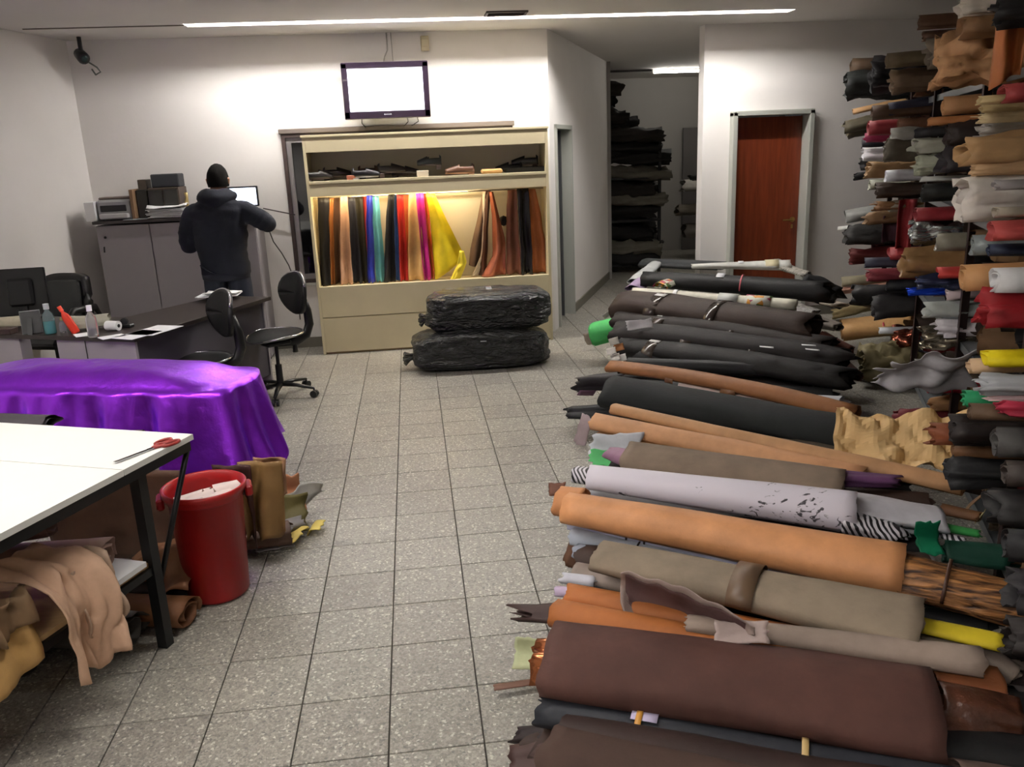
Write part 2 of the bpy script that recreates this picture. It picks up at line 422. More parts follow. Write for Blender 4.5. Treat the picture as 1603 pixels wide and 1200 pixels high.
# corridor door frame and half open leaf
df = bpy.data.objects.new('door_1', None); COL.objects.link(df); df.location = CA+CD*ds0; df['kind'] = 'structure'
mb = MB(); w = .04
for s in (ds0+w/2, ds1-w/2): mb.span(CA+CD*s+CN*.05, CA+CD*s+CN*.05+V((0, 0, 2.03)), w, .15, up=CN)
mb.span(CA+CD*ds0+CN*.05+V((0, 0, 2.01)), CA+CD*ds1+CN*.05+V((0, 0, 2.01)), .15, .04)
build('door_frame', mb, M_FRAME, df)
hp = CA+CD*(ds1-.05)+CN*.08; ld = (CN*0.93-CD*0.37).normalized()
mb = MB(); mb.span(hp+V((0, 0, .01))+ld*.36, hp+V((0, 0, 1.98))+ld*.36, .70, .04, up=CD)
leaf = build('door_leaf', mb, plain('dark_door', (70, 72, 74), 0.5), df)
build('strike_plate', MB().box(CA+CD*(ds0+.045)+CN*.02+V((0, 0, 1.02)), (.01, .03, .12)), M_ALU, df)

# brown wooden door in the wall on the right
M_DOOR = mat('varnished_door', (112, 50, 28), 0.35, var=0.3, vscale=3, stretch=(9, 9, 0.7), bump=0.1, bscale=20)
d2 = bpy.data.objects.new('door_2', None); COL.objects.link(d2); d2.location = (DX0, YW, 0); d2['kind'] = 'structure'
mb = MB()
mb.box((DX0-.0, YW+.02, 1.035), (.05, .22, 2.07), bev=.006); mb.box((DX1, YW+.02, 1.035), (.05, .22, 2.07), bev=.006); mb.box(((DX0+DX1)/2, YW+.02, 2.055), (DX1-DX0+.05, .22, .05), bev=.006)
build('door_frame', mb, M_FRAME, d2)
lf = build('door_leaf', MB().box(((DX0+DX1)/2, YW+.09, 1.02), (DX1-DX0-.056, .04, 2.0), bev=.003), M_DOOR, d2)
mb = MB(); hx = DX1-.09
mb.lathe((hx, YW+.068, 1.0), [(0.0, -0.0), (.026, 0.0), (.026, .01), (0, .012)], 16, Matrix.Rotation(PI/2, 3, 'X'))
mb.tube([(hx, YW+.07, 1.0), (hx, YW+.025, 1.0), (hx-.02, YW+.018, 1.0), (hx-.12, YW+.018, 1.0)], .009, 10)
mb.box((hx, YW+.066, .93), (.02, .008, .04), bev=.002)
build('door_handle', mb, plain('brass', (170, 140, 80), .35, .9), lf)

# ------------------------------------------------------------------ lamps and ceiling fittings
def lamp_row(x0, x1, y, z, n, label, m, grp):
    w = (x1-x0)/n
    for k in range(n):
        a = x0+w*k; b = a+w
        t = thing('fluorescent_lamp', label[k], 'lamp', ((a+b)/2, y, z), 0, grp)
        build('tube', MB().tube([(a+.03, y, z), (b-.03, y, z)], .0165, 12), m, t, smooth=True)
        for s, e in ((a, 1), (b, -1)): build('socket', MB().box((s+e*.016, y, z+.008), (.03, .035, .05), bev=.004), M_WHITE, t)
names4 = ['lit fluorescent tube in the ceiling slot, leftmost of the row', 'lit fluorescent tube in the ceiling slot, second from the left',
          'lit fluorescent tube in the ceiling slot, second from the right', 'lit fluorescent tube in the ceiling slot, rightmost of the row']
lamp_row(-1.50, 3.59, 5.34, H+.047, 4, names4, M_TUBE, 'ceiling tubes in the front slot')
lamp_row(-3.27, 0.47, 0.83, H+.047, 3, ['fluorescent tube in the ceiling slot above the cutting table, left', 'fluorescent tube in the ceiling slot above the cutting table, middle', 'fluorescent tube in the ceiling slot above the aisle, right'], M_TUBE, 'ceiling tubes over the worktable')
lamp_row(-3.97, -0.03, -2.67, H+.047, 3, ['fluorescent tube in the front wall ceiling slot, left', 'fluorescent tube in the front wall ceiling slot, middle', 'fluorescent tube in the front wall ceiling slot, right'], M_TUBE, 'ceiling tubes by the front wall')
pa = atY(1020, 113, 10.6); 
lamp_row(pa.x, pa.x+1.2, 10.6, pa.z, 1, ['lit tube lamp in the store room beyond the opening'], M_BTUBE, None)
build('lamp_batten', MB().box((pa.x-.25, 10.63, pa.z+.035), (3.2, .06, .04), bev=.004), plain('batten_grey', (90, 88, 86), .5))
tag(bpy.data.objects['lamp_batten'], 'grey metal batten carrying the store room tube', 'lamp batten')

vp = atz(792, 20, H)
t = thing('ceiling_vent', 'dark rectangular vent grille in the ceiling above the television', 'vent', (vp.x, vp.y, H))
mb = MB(); fw, fd = .32, .19
for sx in (-1, 1): mb.box((vp.x+sx*fw/2, vp.y, H-.006), (.02, fd, .014))
for sy in (-1, 1): mb.box((vp.x, vp.y+sy*fd/2, H-.006), (fw+.02, .02, .014))
build('frame', mb, plain('vent_dark', (74, 62, 58), .6), t)
for k in range(7): build('slat', MB().box((vp.x, vp.y-fd/2+.025+k*.0235, H-.006), (fw-.02, .018, .003), M=Matrix.Rotation(.5, 3, 'X')), plain('vent_dark', (74, 62, 58), .6), t)

# dome camera in the corner
cc = atY(128, 88, 5.82)
t = thing('security_camera', 'small black security camera under the ceiling in the left corner', 'camera', (cc.x, cc.y, H))
build('mount', MB().tube([(cc.x, cc.y, H), (cc.x, cc.y, cc.z+.03)], .018, 10), M_BLACK, t)
q = V((cc.x, cc.y, cc.z)); dirn = V((.45, -.75, -.35)).normalized()
mb = MB().tube([q-dirn*.09, q-dirn*.07, q+dirn*.06, q+dirn*.085], [.03, .048, .052, .04], 14); build('housing', mb, M_BLACK, t, smooth=True)
mb = MB().tube([q+dirn*.084, q+dirn*.092], [.03, .022], 14); build('lens', mb, plain('lens_glass', (40, 60, 60), .05, spec=.9), t, smooth=True)
mb = MB().tube([q+V((.03, .02, -.04)), q+V((.10, .03, -.09)), q+V((.13, .01, -.13)), q+V((.08, .03, -.15)), q+V((.04, .08, -.1))], .007, 8); build('cable', mb, plain('grey_cable', (110, 115, 108), .5), t, smooth=True)

# ------------------------------------------------------------------ television
YT = 5.86
tl = atY(531, 99, YT); tr = atY(669, 97, YT); bl = atY(537, 188, YT)
x0, x1, z1, z0 = tl.x+.01, tr.x, tl.z, bl.z
t = thing('television', 'flat television with a blank white screen high on the back wall', 'television', ((x0+x1)/2, YT, z0))
cx = (x0+x1)/2; cz = (z0+z1)/2; Wt = x1-x0; Ht = z1-z0
M_BEZ = plain('glossy_bezel', (34, 24, 38), .2, coat=.5)
mb = MB(); bz = .052
mb.box((cx, YT, z1-bz/2), (Wt, .05, bz), bev=.006); mb.box((cx, YT, z0+bz*.65), (Wt, .05, bz*1.3), bev=.006)
mb.box((x0+bz/2, YT, cz), (bz, .05, Ht-.01), bev=.006); mb.box((x1-bz/2, YT, cz), (bz, .05, Ht-.01), bev=.006)
build('bezel', mb, M_BEZ, t)
build('back_housing', MB().box((cx, YT+.055, cz), (Wt*.9, .06, Ht*.86), bev=.02), M_BLACK, t)
build('screen', MB().box((cx, YT-.008, cz+.008), (Wt-2*bz+.006, .01, Ht-2.3*bz+.006)), plain('lit_white_screen', (236, 236, 250), .3, emit=1.6), t)
mb = MB()
for k, dx in enumerate((-.028, -.014, 0, .014, .028)): mb.box((cx+dx, YT-.027, z0+.036), (.009, .003, .010 if k % 2 else .012))
build('maker_lettering', mb, plain('silver_print', (150, 150, 160), .4), t)
mb = MB(); mb.box((cx, (YT+.08+YW)/2, cz), (.2, YW-YT-.08, .2), bev=.01); build('wall_bracket', mb, M_BLKMET, t)
c1 = atY(605, 60, YW-.01)
mb = MB().tube([(c1.x, YW-.01, H), (c1.x, YW-.01, z1+.12), (c1.x-.03, YW-.02, z1+.06), (c1.x-.05, YW-.05, z1-.02)], .006, 8)
mb.tube([(c1.x+.04, YW-.01, H), (c1.x+.045, YW-.01, z1-.05)], .004, 6)
build('cable_run', mb, plain('pale_cable', (178, 174, 168), .5), t, smooth=True)
for k, (dx, e) in enumerate(((-.24, -.02), (.17, .03), (.26, .05))):
    build('cable', MB().tube([(cx+dx, YT+.05, z0+.03), (cx+dx+e*.3, YT+.07, z0-.03), (cx+dx-e, YW-.05, 2.06)], .004, 6), M_BLACK, t, smooth=True)
jb = atY(665, 68, YW-.02)
t = thing('junction_box', 'small beige junction box on the wall right above the television', 'junction box', (jb.x, YW, jb.z-.05))
build('box', MB().box((jb.x, YW-.022, jb.z), (.075, .044, .13), bev=.006), plain('beige_box', (178, 168, 140), .5), t)
build('cover', MB().box((jb.x, YW-.047, jb.z), (.06, .008, .06), bev=.003), plain('beige_cover', (196, 188, 160), .5), t)

# ------------------------------------------------------------------ display cabinet
CX0, CX1, CY0, CY1 = -.735, 1.475, 5.65, 6.02
t = thing('display_cabinet', 'cream wooden display cabinet with lit bay of hanging leather under a shoe shelf', 'display cabinet', ((CX0+CX1)/2, CY0, 0))
DC = t; cw = CX1-CX0; cm = (CX0+CX1)/2; cym = (CY0+CY1)/2
for x in (CX0+.0125, CX1-.0125): build('side_panel', MB().box((x, cym, 1.0), (.025, CY1-CY0, 2.0), bev=.002), M_CREAM, t)
build('top_board', MB().box((cm, cym, 1.99), (cw+.02, CY1-CY0+.02, .02), bev=.002), M_CREAM, t)
build('header_board', MB().box((cm, CY0+.009, 1.915), (cw-.05, .018, .13), bev=.002), M_CREAM, t)
build('shelf_board', MB().box((cm, cym-.005, 1.588), (cw-.05, CY1-CY0, .024), bev=.002), M_CREAM, t)
build('valance', MB().box((cm, CY0+.012, 1.52), (cw-.05, .018, .112), bev=.002), M_CREAM, t)
build('back_panel', MB().box((cm, CY1-.005, 1.0), (cw-.05, .01, 1.96)), plain('cream_back', (214, 206, 186), .6), t)
build('lower_panel', MB().box((cm, CY0+.011, .50), (cw-.05, .022, .29), bev=.003), M_CREAM, t)
build('lower_panel', MB().box((cm, CY0+.013, .185), (cw-.05, .022, .33), bev=.003), M_CREAM, t)
build('bay_floor', MB().box((cm, cym, .62), (cw-.05, CY1-CY0-.04, .02)), M_CREAM, t)
build('plinth', MB().box((cm, CY0+.03, .012), (cw-.05, .02, .02)), plain('plinth_brown', (150, 128, 92), .6), t)
build('hanging_rail', MB().tube([(CX0+.03, 5.82, 1.445), (CX1-.03, 5.82, 1.445)], .008, 10), M_CHROME, t, smooth=True)
M_WARM = plain('warm_strip', (255, 232, 190), .5, emit=CASE_E)
for a, b in ((-.62, .0), (.12, .80)):
    build('strip_lamp', MB().tube([(a, CY0+.055, 1.475), (b, CY0+.055, 1.475)], .011, 8), M_WARM, t, smooth=True)

def swatch(x0t, x1t, x0b, x1b, yb, Y, col, desc, gloss=.5, metal=0, seed=1, cat='leather hide', amp=.02, yt=None):
    """a hide hanging from the rail; pixel spans of its top and bottom give its width and length"""
    yt = 305 if yt is None else yt
    tx0, tx1 = atY(x0t, yt, Y).x, atY(x1t, yt, Y).x
    bx0, bx1 = atY(x0b, yb, Y).x, atY(x1b, yb, Y).x
    zt = 1.45; zb = max(atY((x0b+x1b)/2, yb, Y).z, .64)
    def fn(a, b):
        w = b**.8
        xa = tx0+(bx0-tx0)*w; xb = tx1+(bx1-tx1)*w
        x = xa+(xb-xa)*a
        fold = amp*math.sin(a*PI*2.2+seed*1.7+b*.6)*(.35+.8*b)+.012*nz(a*3+seed, b*4, seed)
        z = zt+(zb-zt)*b + (.02*nz(a*4+seed, seed) if b > .9 else 0)
        return V((x+.008*nz(b*5, seed), Y+fold, z))
    mb = MB().grid(fn, 14, 16)
    o = build('leather_hide', mb, hide(col, gloss, metal), smooth=True, solid=.003)
    return tag(o, desc, 'leather hide', 'hides hanging in the display cabinet')
def sw(c): return 480+c/4.0075
for s in [
 (68,140,92,152,670,5.80,(26,24,26),'black hide hanging at the far left of the display bay',.5,0),
 (136,165,150,182,668,5.84,(176,116,66),'narrow copper tan hide right of the leftmost black one',.4,.2),
 (160,216,178,222,664,5.90,(92,66,50),'dull brown hide hanging behind the copper tan one',.5,0),
 (212,256,215,292,660,5.80,(190,150,125),'pinkish beige hide flaring at its hem, left of the navy one',.45,0),
 (252,302,285,352,660,5.83,(38,38,46),'very dark navy hide right of the pinkish beige one',.5,0),
 (300,350,330,392,658,5.88,(52,48,36),'dark olive hide between the navy one and the thin red one',.5,0),
 (342,376,366,396,656,5.91,(186,62,52),'thin bright red hide left of the royal blue one',.4,0),
 (376,412,386,432,655,5.80,(44,54,160),'royal blue hide hanging left of the turquoise one',.4,0),
 (402,452,438,500,655,5.84,(110,190,205),'turquoise hide hanging right of the royal blue one',.4,0),
 (512,548,486,560,652,5.80,(24,24,28),'black hide hanging right of the turquoise one',.5,0),
 (543,568,553,590,650,5.85,(92,130,200),'narrow sky blue hide right of the middle black one',.4,0),
 (563,604,590,642,648,5.82,(178,46,40),'wide red hide right of the narrow sky blue one',.4,0),
 (594,652,628,690,645,5.89,(218,122,76),'pale orange hide right of the wide red one',.4,0),
 (646,720,640,745,642,5.80,(206,166,112),'light tan hide left of the magenta one',.4,0),
 (684,734,738,782,638,5.77,(178,40,128),'magenta hide hanging left of the yellow one',.35,0),
 (728,756,778,806,637,5.84,(206,96,52),'thin orange hide edge between magenta and yellow',.35,0),
 (1128,1158,1080,1130,622,5.83,(84,54,42),'dark brown hide between the taupe one and the shiny copper one',.4,0),
 (1262,1318,1255,1345,606,5.82,(134,84,66),'reddish brown hide right of the shiny copper one',.4,0),
 (1318,1392,1350,1420,602,5.78,(30,28,30),'glossy black hide near the right end of the display bay',.18,0),
 (1392,1432,1405,1526,598,5.84,(170,102,62),'orange tan hide at the far right of the display bay',.35,.1),
 (1496,1512,1512,1528,597,5.92,(200,190,165),'cream hide edge against the right side of the display bay',.5,0)]:
    a, b, c, d, y, Y, col, desc, g, me = s
    swatch(sw(a), sw(b), sw(c), sw(d), 280+y/4.0075, Y, col, desc, g, me, seed=a*.01)
# yellow hide: a wide piece pulled out to a knotted corner on the right
def poly_hide(pts, Y, col, desc, gloss=.4, metal=0, seed=1, amp=.03):
    """left and right outline given as matching pixel lists from top to bottom"""
    n = 16
    def lerp(ps, t):
        k = t*(len(ps)-1); i = min(int(k), len(ps)-2); f = k-i
        return ps[i][0]+(ps[i+1][0]-ps[i][0])*f, ps[i][1]+(ps[i+1][1]-ps[i][1])*f
    L, R = pts
    def fn(a, b):
        l = lerp(L, b); r = lerp(R, b)
        p = atY(l[0]+(r[0]-l[0])*a, l[1]+(r[1]-l[1])*a, Y)
        return V((p.x, Y+amp*math.sin(a*6+seed+b*2)*(.3+b)+.01*nz(a*5, b*5, seed), max(p.z, .64)))
    o = build('leather_hide', MB().grid(fn, n, n), hide(col, gloss, metal), smooth=True, solid=.003)
    return tag(o, desc, 'leather hide', 'hides hanging in the display cabinet')
P = lambda x, y: (480+x/4.0075, 280+y/4.0075)
poly_hide(([P(750, 88), P(775, 250), P(790, 420), P(808, 635)], [P(800, 88), P(880, 260), P(960, 420), P(1000, 500)]), 5.76, (222, 198, 40), 'large yellow hide pulled into a knotted corner', .4)
poly_hide(([P(960, 450), P(945, 540), P(925, 580), P(900, 632)], [P(985, 450), P(1005, 520), P(985, 580), P(960, 632)]), 5.72, (226, 206, 60), 'narrow yellow tail hanging from the knot of the yellow hide', .4, amp=.012)
poly_hide(([P(1100, 100), P(1070, 260), P(1030, 430), P(1018, 540)], [P(1122, 100), P(1118, 260), P(1108, 430), P(1095, 560)]), 5.88, (124, 100, 84), 'triangular taupe hide right of the bare back panel', .45)
poly_hide(([P(1104, 80), P(1104, 300), P(1094, 480), P(1030, 625)], [P(1128, 80), P(1118, 300), P(1112, 480), P(1070, 625)]), 5.84, (214, 200, 182), 'thin cream hide edge hanging over the taupe triangle', .5, amp=.008)
poly_hide(([P(1145, 80), P(1165, 240), P(1170, 480), P(1095, 618)], [P(1170, 80), P(1215, 260), P(1250, 385), P(1250, 612)]), 5.79, (176, 104, 80), 'shiny copper hide with a sharp fold pointing right', .25, .35, amp=.04)
mb = MB(); bp_ = atY(*P(1236, 262), 5.86); mb.lathe(bp_, [(0, -.05), (.035, -.035), (.046, 0), (.035, .035), (0, .05)], 12); build('leather_pouch', mb, hide((26, 24, 28)), smooth=True)
tag(bpy.data.objects['leather_pouch'], 'round black leather bundle hanging between copper and brown hides', 'leather bundle')

# shoes on the cabinet shelf
def shoe_parts(root, col, heel=.02, L=.25, sole=(70, 52, 40), openf=.45):
    def up(a, b):   # a around, b along
        x = (b-.5)*L
        w = .038*(1-.28*abs(b-.62)*1.6)*(1 if b < .93 else .82)*(1 if b > .04 else .8)
        hgt = (.075 if b < openf else .075-.045*(b-openf)/(1-openf))+.004
        ang = PI*a
        return V((x, math.cos(ang)*w, heel+.012+math.sin(ang)**.8*hgt*(1 if b > .03 else .8) if True else 0))
    mb = MB().grid(up, 10, 14)
    # open the top over the heel half
    keep = [f for f in mb.f if not (sum(mb.v[i].x for i in f)/4 < (openf-.5)*L+.02 and sum(mb.v[i].z for i in f)/4 > heel+.068 and sum(mb.v[i].x for i in f)/4 > -.46*L)]
    mb.f = keep
    build('upper', mb, mat('shoe_leather', col, .35, var=.15), root, smooth=True, solid=.003, local=True)
    ms = MB(); pts = []
    for k in range(20):
        a = 2*PI*k/20; x = math.cos(a)*L*.51; w = .041*(1-.25*abs(x/L+.5-.62)*1.6); pts.append((x, math.sin(a)*w))
    ms.prism(pts, heel, heel+.012); build('sole', ms, plain('shoe_sole', sole, .6), root, local=True)
    if heel > .005: build('heel', MB().box((-L*.38, 0, heel/2), (L*.2, .06, heel), bev=.003), plain('shoe_sole', sole, .6), root, local=True)
def place_shoe(px, py, col, label, heel=.015, L=.25, rz=0.0, z=1.60, Y=5.72, sole=(60, 46, 38), openf=.45):
    p = atY(px, py, Y)
    t = thing('shoe', label, 'shoe', (p.x, Y, z), rz, 'sample shoes on the cabinet shelf')
    shoe_parts(t, col, heel, L, sole, openf)
    return t
S = lambda x: 400+x/3
place_shoe(S(300), 280, (34, 30, 30), 'black flat shoe at the left end of the shelf', rz=.2, L=.24)
place_shoe(S(385), 278, (40, 34, 32), 'black shoe second from the left end of the shelf', rz=.15, Y=5.80, heel=.03)
place_shoe(S(520), 276, (28, 27, 30), 'black sandal with pale sole edge on the shelf', rz=.1, Y=5.71, sole=(170, 165, 160))
place_shoe(S(560), 270, (74, 50, 38), 'dark brown long boot shaft lying behind the black sandal', rz=.05, Y=5.86, L=.30, heel=.03)
place_shoe(S(640), 272, (36, 28, 28), 'dark high heeled shoe left of the shelf centre', heel=.045, rz=.1, Y=5.74)
place_shoe(S(705), 275, (30, 24, 24), 'dark strappy shoe just left of the shoe on the pale block', rz=-.1, Y=5.8)
place_shoe(S(960), 274, (96, 66, 50), 'brown flat sandal right of the pale block', heel=.01, rz=3.2, L=.27, sole=(150, 110, 80))
place_shoe(S(1190), 270, (24, 24, 26), 'black flat shoe lying left of the dark box', heel=.01, rz=3.1, Y=5.8)
def block(px0, px1, h, col, name, label, cat, Y=5.73, d=.12):
    a = atY(S(px0), 272, Y).x; b = atY(S(px1), 272, Y).x
    o = build(name, MB().box(((a+b)/2, Y, 1.60+h/2), (b-a, d, h), bev=.004), plain(name+'_finish', col, .5))
    return tag(o, label, cat)
block(757, 812, .055, (214, 200, 176), 'wooden_block', 'pale block on the shelf with a heeled shoe on top', 'block')
place_shoe(S(818), 264, (40, 44, 44), 'dark heeled shoe perched on the pale block', heel=.04, z=1.657, L=.22, rz=3.1)
block(428, 470, .04, (150, 86, 62), 'wooden_block', 'small orange brown block between black shoes on the left', 'block')
tag(build('leather_roll', MB().box((atY(S(1108), 272, 5.73).x, 5.73, 1.622), (.2, .12, .042), bev=.014), hide((206, 160, 100))), 'light tan folded leather sample on the shelf', 'leather sample')
block(1172, 1350, .045, (34, 32, 33), 'shoe_box', 'low dark box at the right end of the shelf', 'box', Y=5.84, d=.2)
place_shoe(S(1265), 260, (22, 22, 24), 'black shoe resting on the low dark box', z=1.647, rz=3.0, Y=5.82)

# ------------------------------------------------------------------ black plastic wrapped bundles
def bag_mat():
    m = bpy.data.materials.new('black_plastic_film'); m.use_nodes = True
    nt = m.node_tree; L = nt.links; b = nt.nodes['Principled BSDF']
    b.inputs['Base Color'].default_value = lin((20, 21, 23)); b.inputs['Roughness'].default_value = .22; b.inputs['Specular IOR Level'].default_value = .7
    tc = nt.nodes.new('ShaderNodeTexCoord'); mp = nt.nodes.new('ShaderNodeMapping'); mp.inputs['Scale'].default_value = (3, 8, 9)
    L.new(tc.outputs['Object'], mp.inputs['Vector'])
    n = nt.nodes.new('ShaderNodeTexNoise'); n.inputs['Scale'].default_value = 2.2; n.inputs['Detail'].default_value = 5; n.inputs['Distortion'].default_value = 1.6
    L.new(mp.outputs['Vector'], n.inputs['Vector'])
    bp = nt.nodes.new('ShaderNodeBump'); bp.inputs['Strength'].default_value = 1.0; bp.inputs['Distance'].default_value = .06
    L.new(n.outputs['Fac'], bp.inputs['Height']); L.new(bp.outputs['Normal'], b.inputs['Normal'])
    return m
M_BAG = bag_mat()
def bundle(c, hx, hy, hz, rz, seed, label, slump=.0):
    def fn(a, b):
        th = 2*PI*a; ph = PI*(b-.5)
        def sp(v, e): return math.copysign(abs(v)**e, v)
        x = sp(math.cos(ph), .30)*sp(math.cos(th), .30); y = sp(math.cos(ph), .45)*sp(math.sin(th), .6); z = sp(math.sin(ph), .42)
        p = V((x*hx, y*hy, z*hz*(1-slump*x*x*(1 if z > 0 else .1))))
        k = 1+.05*nz(p.x*2.5+seed, p.y*7, p.z*7)+.05*abs(nz(p.x*11+p.z*9+seed, p.y*6, p.z*20))-.06*abs(nz(p.x*5-p.z*9, p.z*14+p.x*4, seed))
        q = V((p.x*k, p.y*k, p.z*k)) ; q.z = max(q.z, -hz)
        q.z += hz
        return q
    t = thing('plastic_bundle', label, 'bundle', c, rz)
    build('wrapping', MB().grid(fn, 110, 48), M_BAG, t, smooth=True, local=True)
    mb = MB()
    for k in range(6):
        a = k*1.05; mb.tube([(-hx*.93, .0, hz*.7), (-hx*1.03, .03*math.cos(a), hz*.62+.03*math.sin(a)), (-hx*1.10, .06*math.cos(a), hz*.55+.05*math.sin(a))], [.035, .015, .03], 7, flat=.5)
    build('twisted_end', mb, M_BAG, t, smooth=True, local=True)
    mb = MB()
    def tp(a, b):
        y = (a-.5)*2
        return V((.0+(b-.5)*.05+hx*.02, math.sin(y*1.35)*hy*1.01, hz+hz*1.02*max(0.0, math.cos(y*1.35))**.5+.002))
    build('clear_tape', mb.grid(tp, 14, 2), plain('clear_tape', (150, 152, 156), .12, spec=.9), t, smooth=True, local=True)
    return t
bundle((.70, 4.86, 0), .60, .25, .175, .0, 3.0, 'lower of the two black plastic wrapped bundles before the display cabinet', .32)
bundle((.79, 4.93, .315), .54, .23, .175, -.02, 9.0, 'upper black plastic wrapped bundle lying on the lower one', .12)
# ------------------------------------------------------------------ grey filing cabinets along the back wall, left
GY0, GY1, GZ = 5.60, 6.02, 1.34
gx = [atY(148, 350, GY0).x, atY(231, 345, GY0).x, atY(314, 340, GY0).x, atY(398, 336, GY0).x]
wg = (gx[3]-gx[0])/3
lbl = ['grey two-metre-wide office cupboard left unit with a small lock', 'grey office cupboard unit in the middle, left of the man', 'grey office cupboard unit behind the man']
lbl = ['grey cupboard unit in the left corner with a small lock', 'grey cupboard unit in the middle of the three, under the stacked papers', 'rightmost grey cupboard unit, mostly hidden by the man']
for k in range(3):
    a = gx[0]+wg*k; b = a+wg
    t = thing('cupboard', lbl[k], 'cupboard', ((a+b)/2, GY0, 0), 0, 'grey cupboards along the back wall')
    build('body', MB().box(((a+b)/2, (GY0+.02+GY1)/2, .66), (wg-.002, GY1-GY0-.02, 1.28)), M_GREYLAM, t)
    d = build('door', MB().box(((a+b)/2, GY0+.009, .68), (wg-.010, .018, 1.24), bev=.002), M_GREYLAM, t)
    if k == 0:
        mb = MB().lathe((a+.07, GY0-.0, 1.20), [(0, .006), (.011, .005), (.012, 0)], 12, Matrix.Rotation(PI/2, 3, 'X')); build('lock', mb, M_BLKMET, d)
        build('keyring', MB().tube([(a+.05, GY0-.006, 1.12), (a+.045, GY0-.006, 1.07)], .006, 6), M_BLKMET, d)
    build('plinth', MB().box(((a+b)/2, GY0+.04, .03), (wg-.01, .02, .06)), M_BLACK, t)
t = tag(build('worktop', MB().box(((gx[0]+gx[3])/2, (GY0+GY1)/2-.005, GZ-.012), (gx[3]-gx[0]+.03, GY1-GY0+.03, .026), bev=.002), M_DESKTOP),
        'dark continuous worktop lying across the grey cupboards', 'worktop')

def onc(px, py, Y): return atY(px, py, Y)      # points above the cupboards
# printer
p = onc(184, 330, 5.72)
t = thing('printer', 'small grey and white laser printer on the cupboards', 'printer', (p.x, 5.74, GZ))
M_PR = plain('printer_grey', (150, 150, 152), .5)
build('body', MB().box((p.x, 5.78, GZ+.095), (.30, .26, .17), bev=.02), M_PR, t)
build('output_slot', MB().box((p.x-.01, 5.655, GZ+.105), (.22, .02, .055), bev=.004), M_BLACK, t)
build('top_lid', MB().box((p.x, 5.79, GZ+.19), (.27, .22, .022), bev=.008), plain('printer_brown', (96, 84, 78), .5), t)
build('paper_tray', MB().box((p.x, 5.63, GZ+.04), (.24, .08, .04), bev=.006), plain('printer_light', (180, 178, 180), .5), t)
tag(build('paper_ream', MB().box((p.x-.2, 5.72, GZ+.085), (.085, .20, .165), bev=.003), M_WHITE), 'white paper packet standing left of the printer', 'paper packet')
tag(build('folder', MB().box((onc(213, 322, 5.74).x, 5.76, GZ+.13), (.03, .24, .26), bev=.003), plain('folder_brown', (128, 100, 74), .6)), 'brown folder standing right of the printer', 'folder')
# speakers or box files stack
M_BXF = plain('black_box_file', (36, 34, 30), .45)
xa, xb = onc(221, 320, 5.8).x, onc(234, 320, 5.8).x; zt = onc(225, 297, 5.8).z
tag(build('box_file', MB().box(((xa+xb)/2+.005, 5.85, (GZ+zt)/2), (xb-xa+.02, .28, zt-GZ), bev=.004), M_BXF), 'tall black box file beside the wide black box', 'box file')
z2 = onc(225, 281, 5.8).z
tag(build('small_box', MB().box(((xa+xb)/2+.005, 5.85, (zt+z2)/2), (xb-xa, .16, z2-zt), bev=.004), plain('brown_box', (66, 56, 46), .5)), 'small brown box on top of the tall box file', 'box')
xc, xd = onc(237, 310, 5.8).x, onc(285, 310, 5.8).x; zt3 = onc(260, 293, 5.8).z
wb = thing('storage_box', 'wide black storage box with two doors on the cupboards', 'box', ((xc+xd)/2, 5.8, GZ))
build('carcass', MB().box(((xc+xd)/2, 5.86, (GZ+zt3)/2), (xd-xc, .28, zt3-GZ), bev=.006), plain('dark_walnut', (66, 54, 44), .5), wb)
for s in (-1, 1): build('front_panel', MB().box(((xc+xd)/2+s*(xd-xc)/4-.004, 5.712, (GZ+zt3)/2-.004), ((xd-xc)/2-.012, .012, zt3-GZ-.03), bev=.003), M_BXF, wb)
z4 = onc(260, 272, 5.8).z
tag(build('black_box', MB().box((onc(260, 285, 5.8).x, 5.86, (zt3+z4)/2), (.24, .2, z4-zt3), bev=.008), plain('slate_box', (44, 46, 50), .5)), 'slate black box on top of the wide storage box', 'box')
# paper pile in front of the boxes
for k in range(7):
    a = .12*math.sin(k*2.1); q = onc(262+3*math.sin(k*1.7), 334, 5.66)
    o = build('paper_sheet', MB().box((q.x, 5.70, GZ+.012+k*.011), (.31, .21, .006), rz=a), M_WHITE)
    tag(o, 'one of the loose white papers piled on the cupboards', 'paper', 'papers piled on the cupboards')
o = build('paper_sheet', sheet_mb((onc(262, 328, 5.66).x, 5.69, GZ+.102), (1, .1, .02), (0, 1, .05), .33, .22, .02, 4, n=10, ragged=0), M_WHITE, smooth=True, solid=.002)
tag(o, 'wavy white sheets on top of the cupboard paper pile', 'paper')
o = build('paper_sheet', MB().box((onc(212, 344, 5.64).x, 5.66, GZ+.004), (.2, .1, .006), rz=.1), plain('pale_blue_paper', (190, 200, 205), .5)); tag(o, 'pale bluish sheet lying flat before the folder', 'paper')
# trophy-like yellow figurine and bits
q = onc(293, 318, 5.8)
t = thing('desk_ornament', 'small yellowish ornament between storage box and man', 'ornament', (q.x, 5.8, GZ))
build('foot', MB().lathe((q.x, 5.8, GZ), [(0, 0), (.04, 0), (.035, .03), (.012, .05), (0, .055)], 14), M_BLACK, t, smooth=True)
build('figure', MB().tube([(q.x, 5.8, GZ+.05), (q.x-.005, 5.8, GZ+.12), (q.x+.005, 5.8, GZ+.17), (q.x, 5.8, GZ+.21)], [.012, .02, .012, .016], 10), plain('ornament_gold', (188, 166, 110), .4, .4), t, smooth=True)
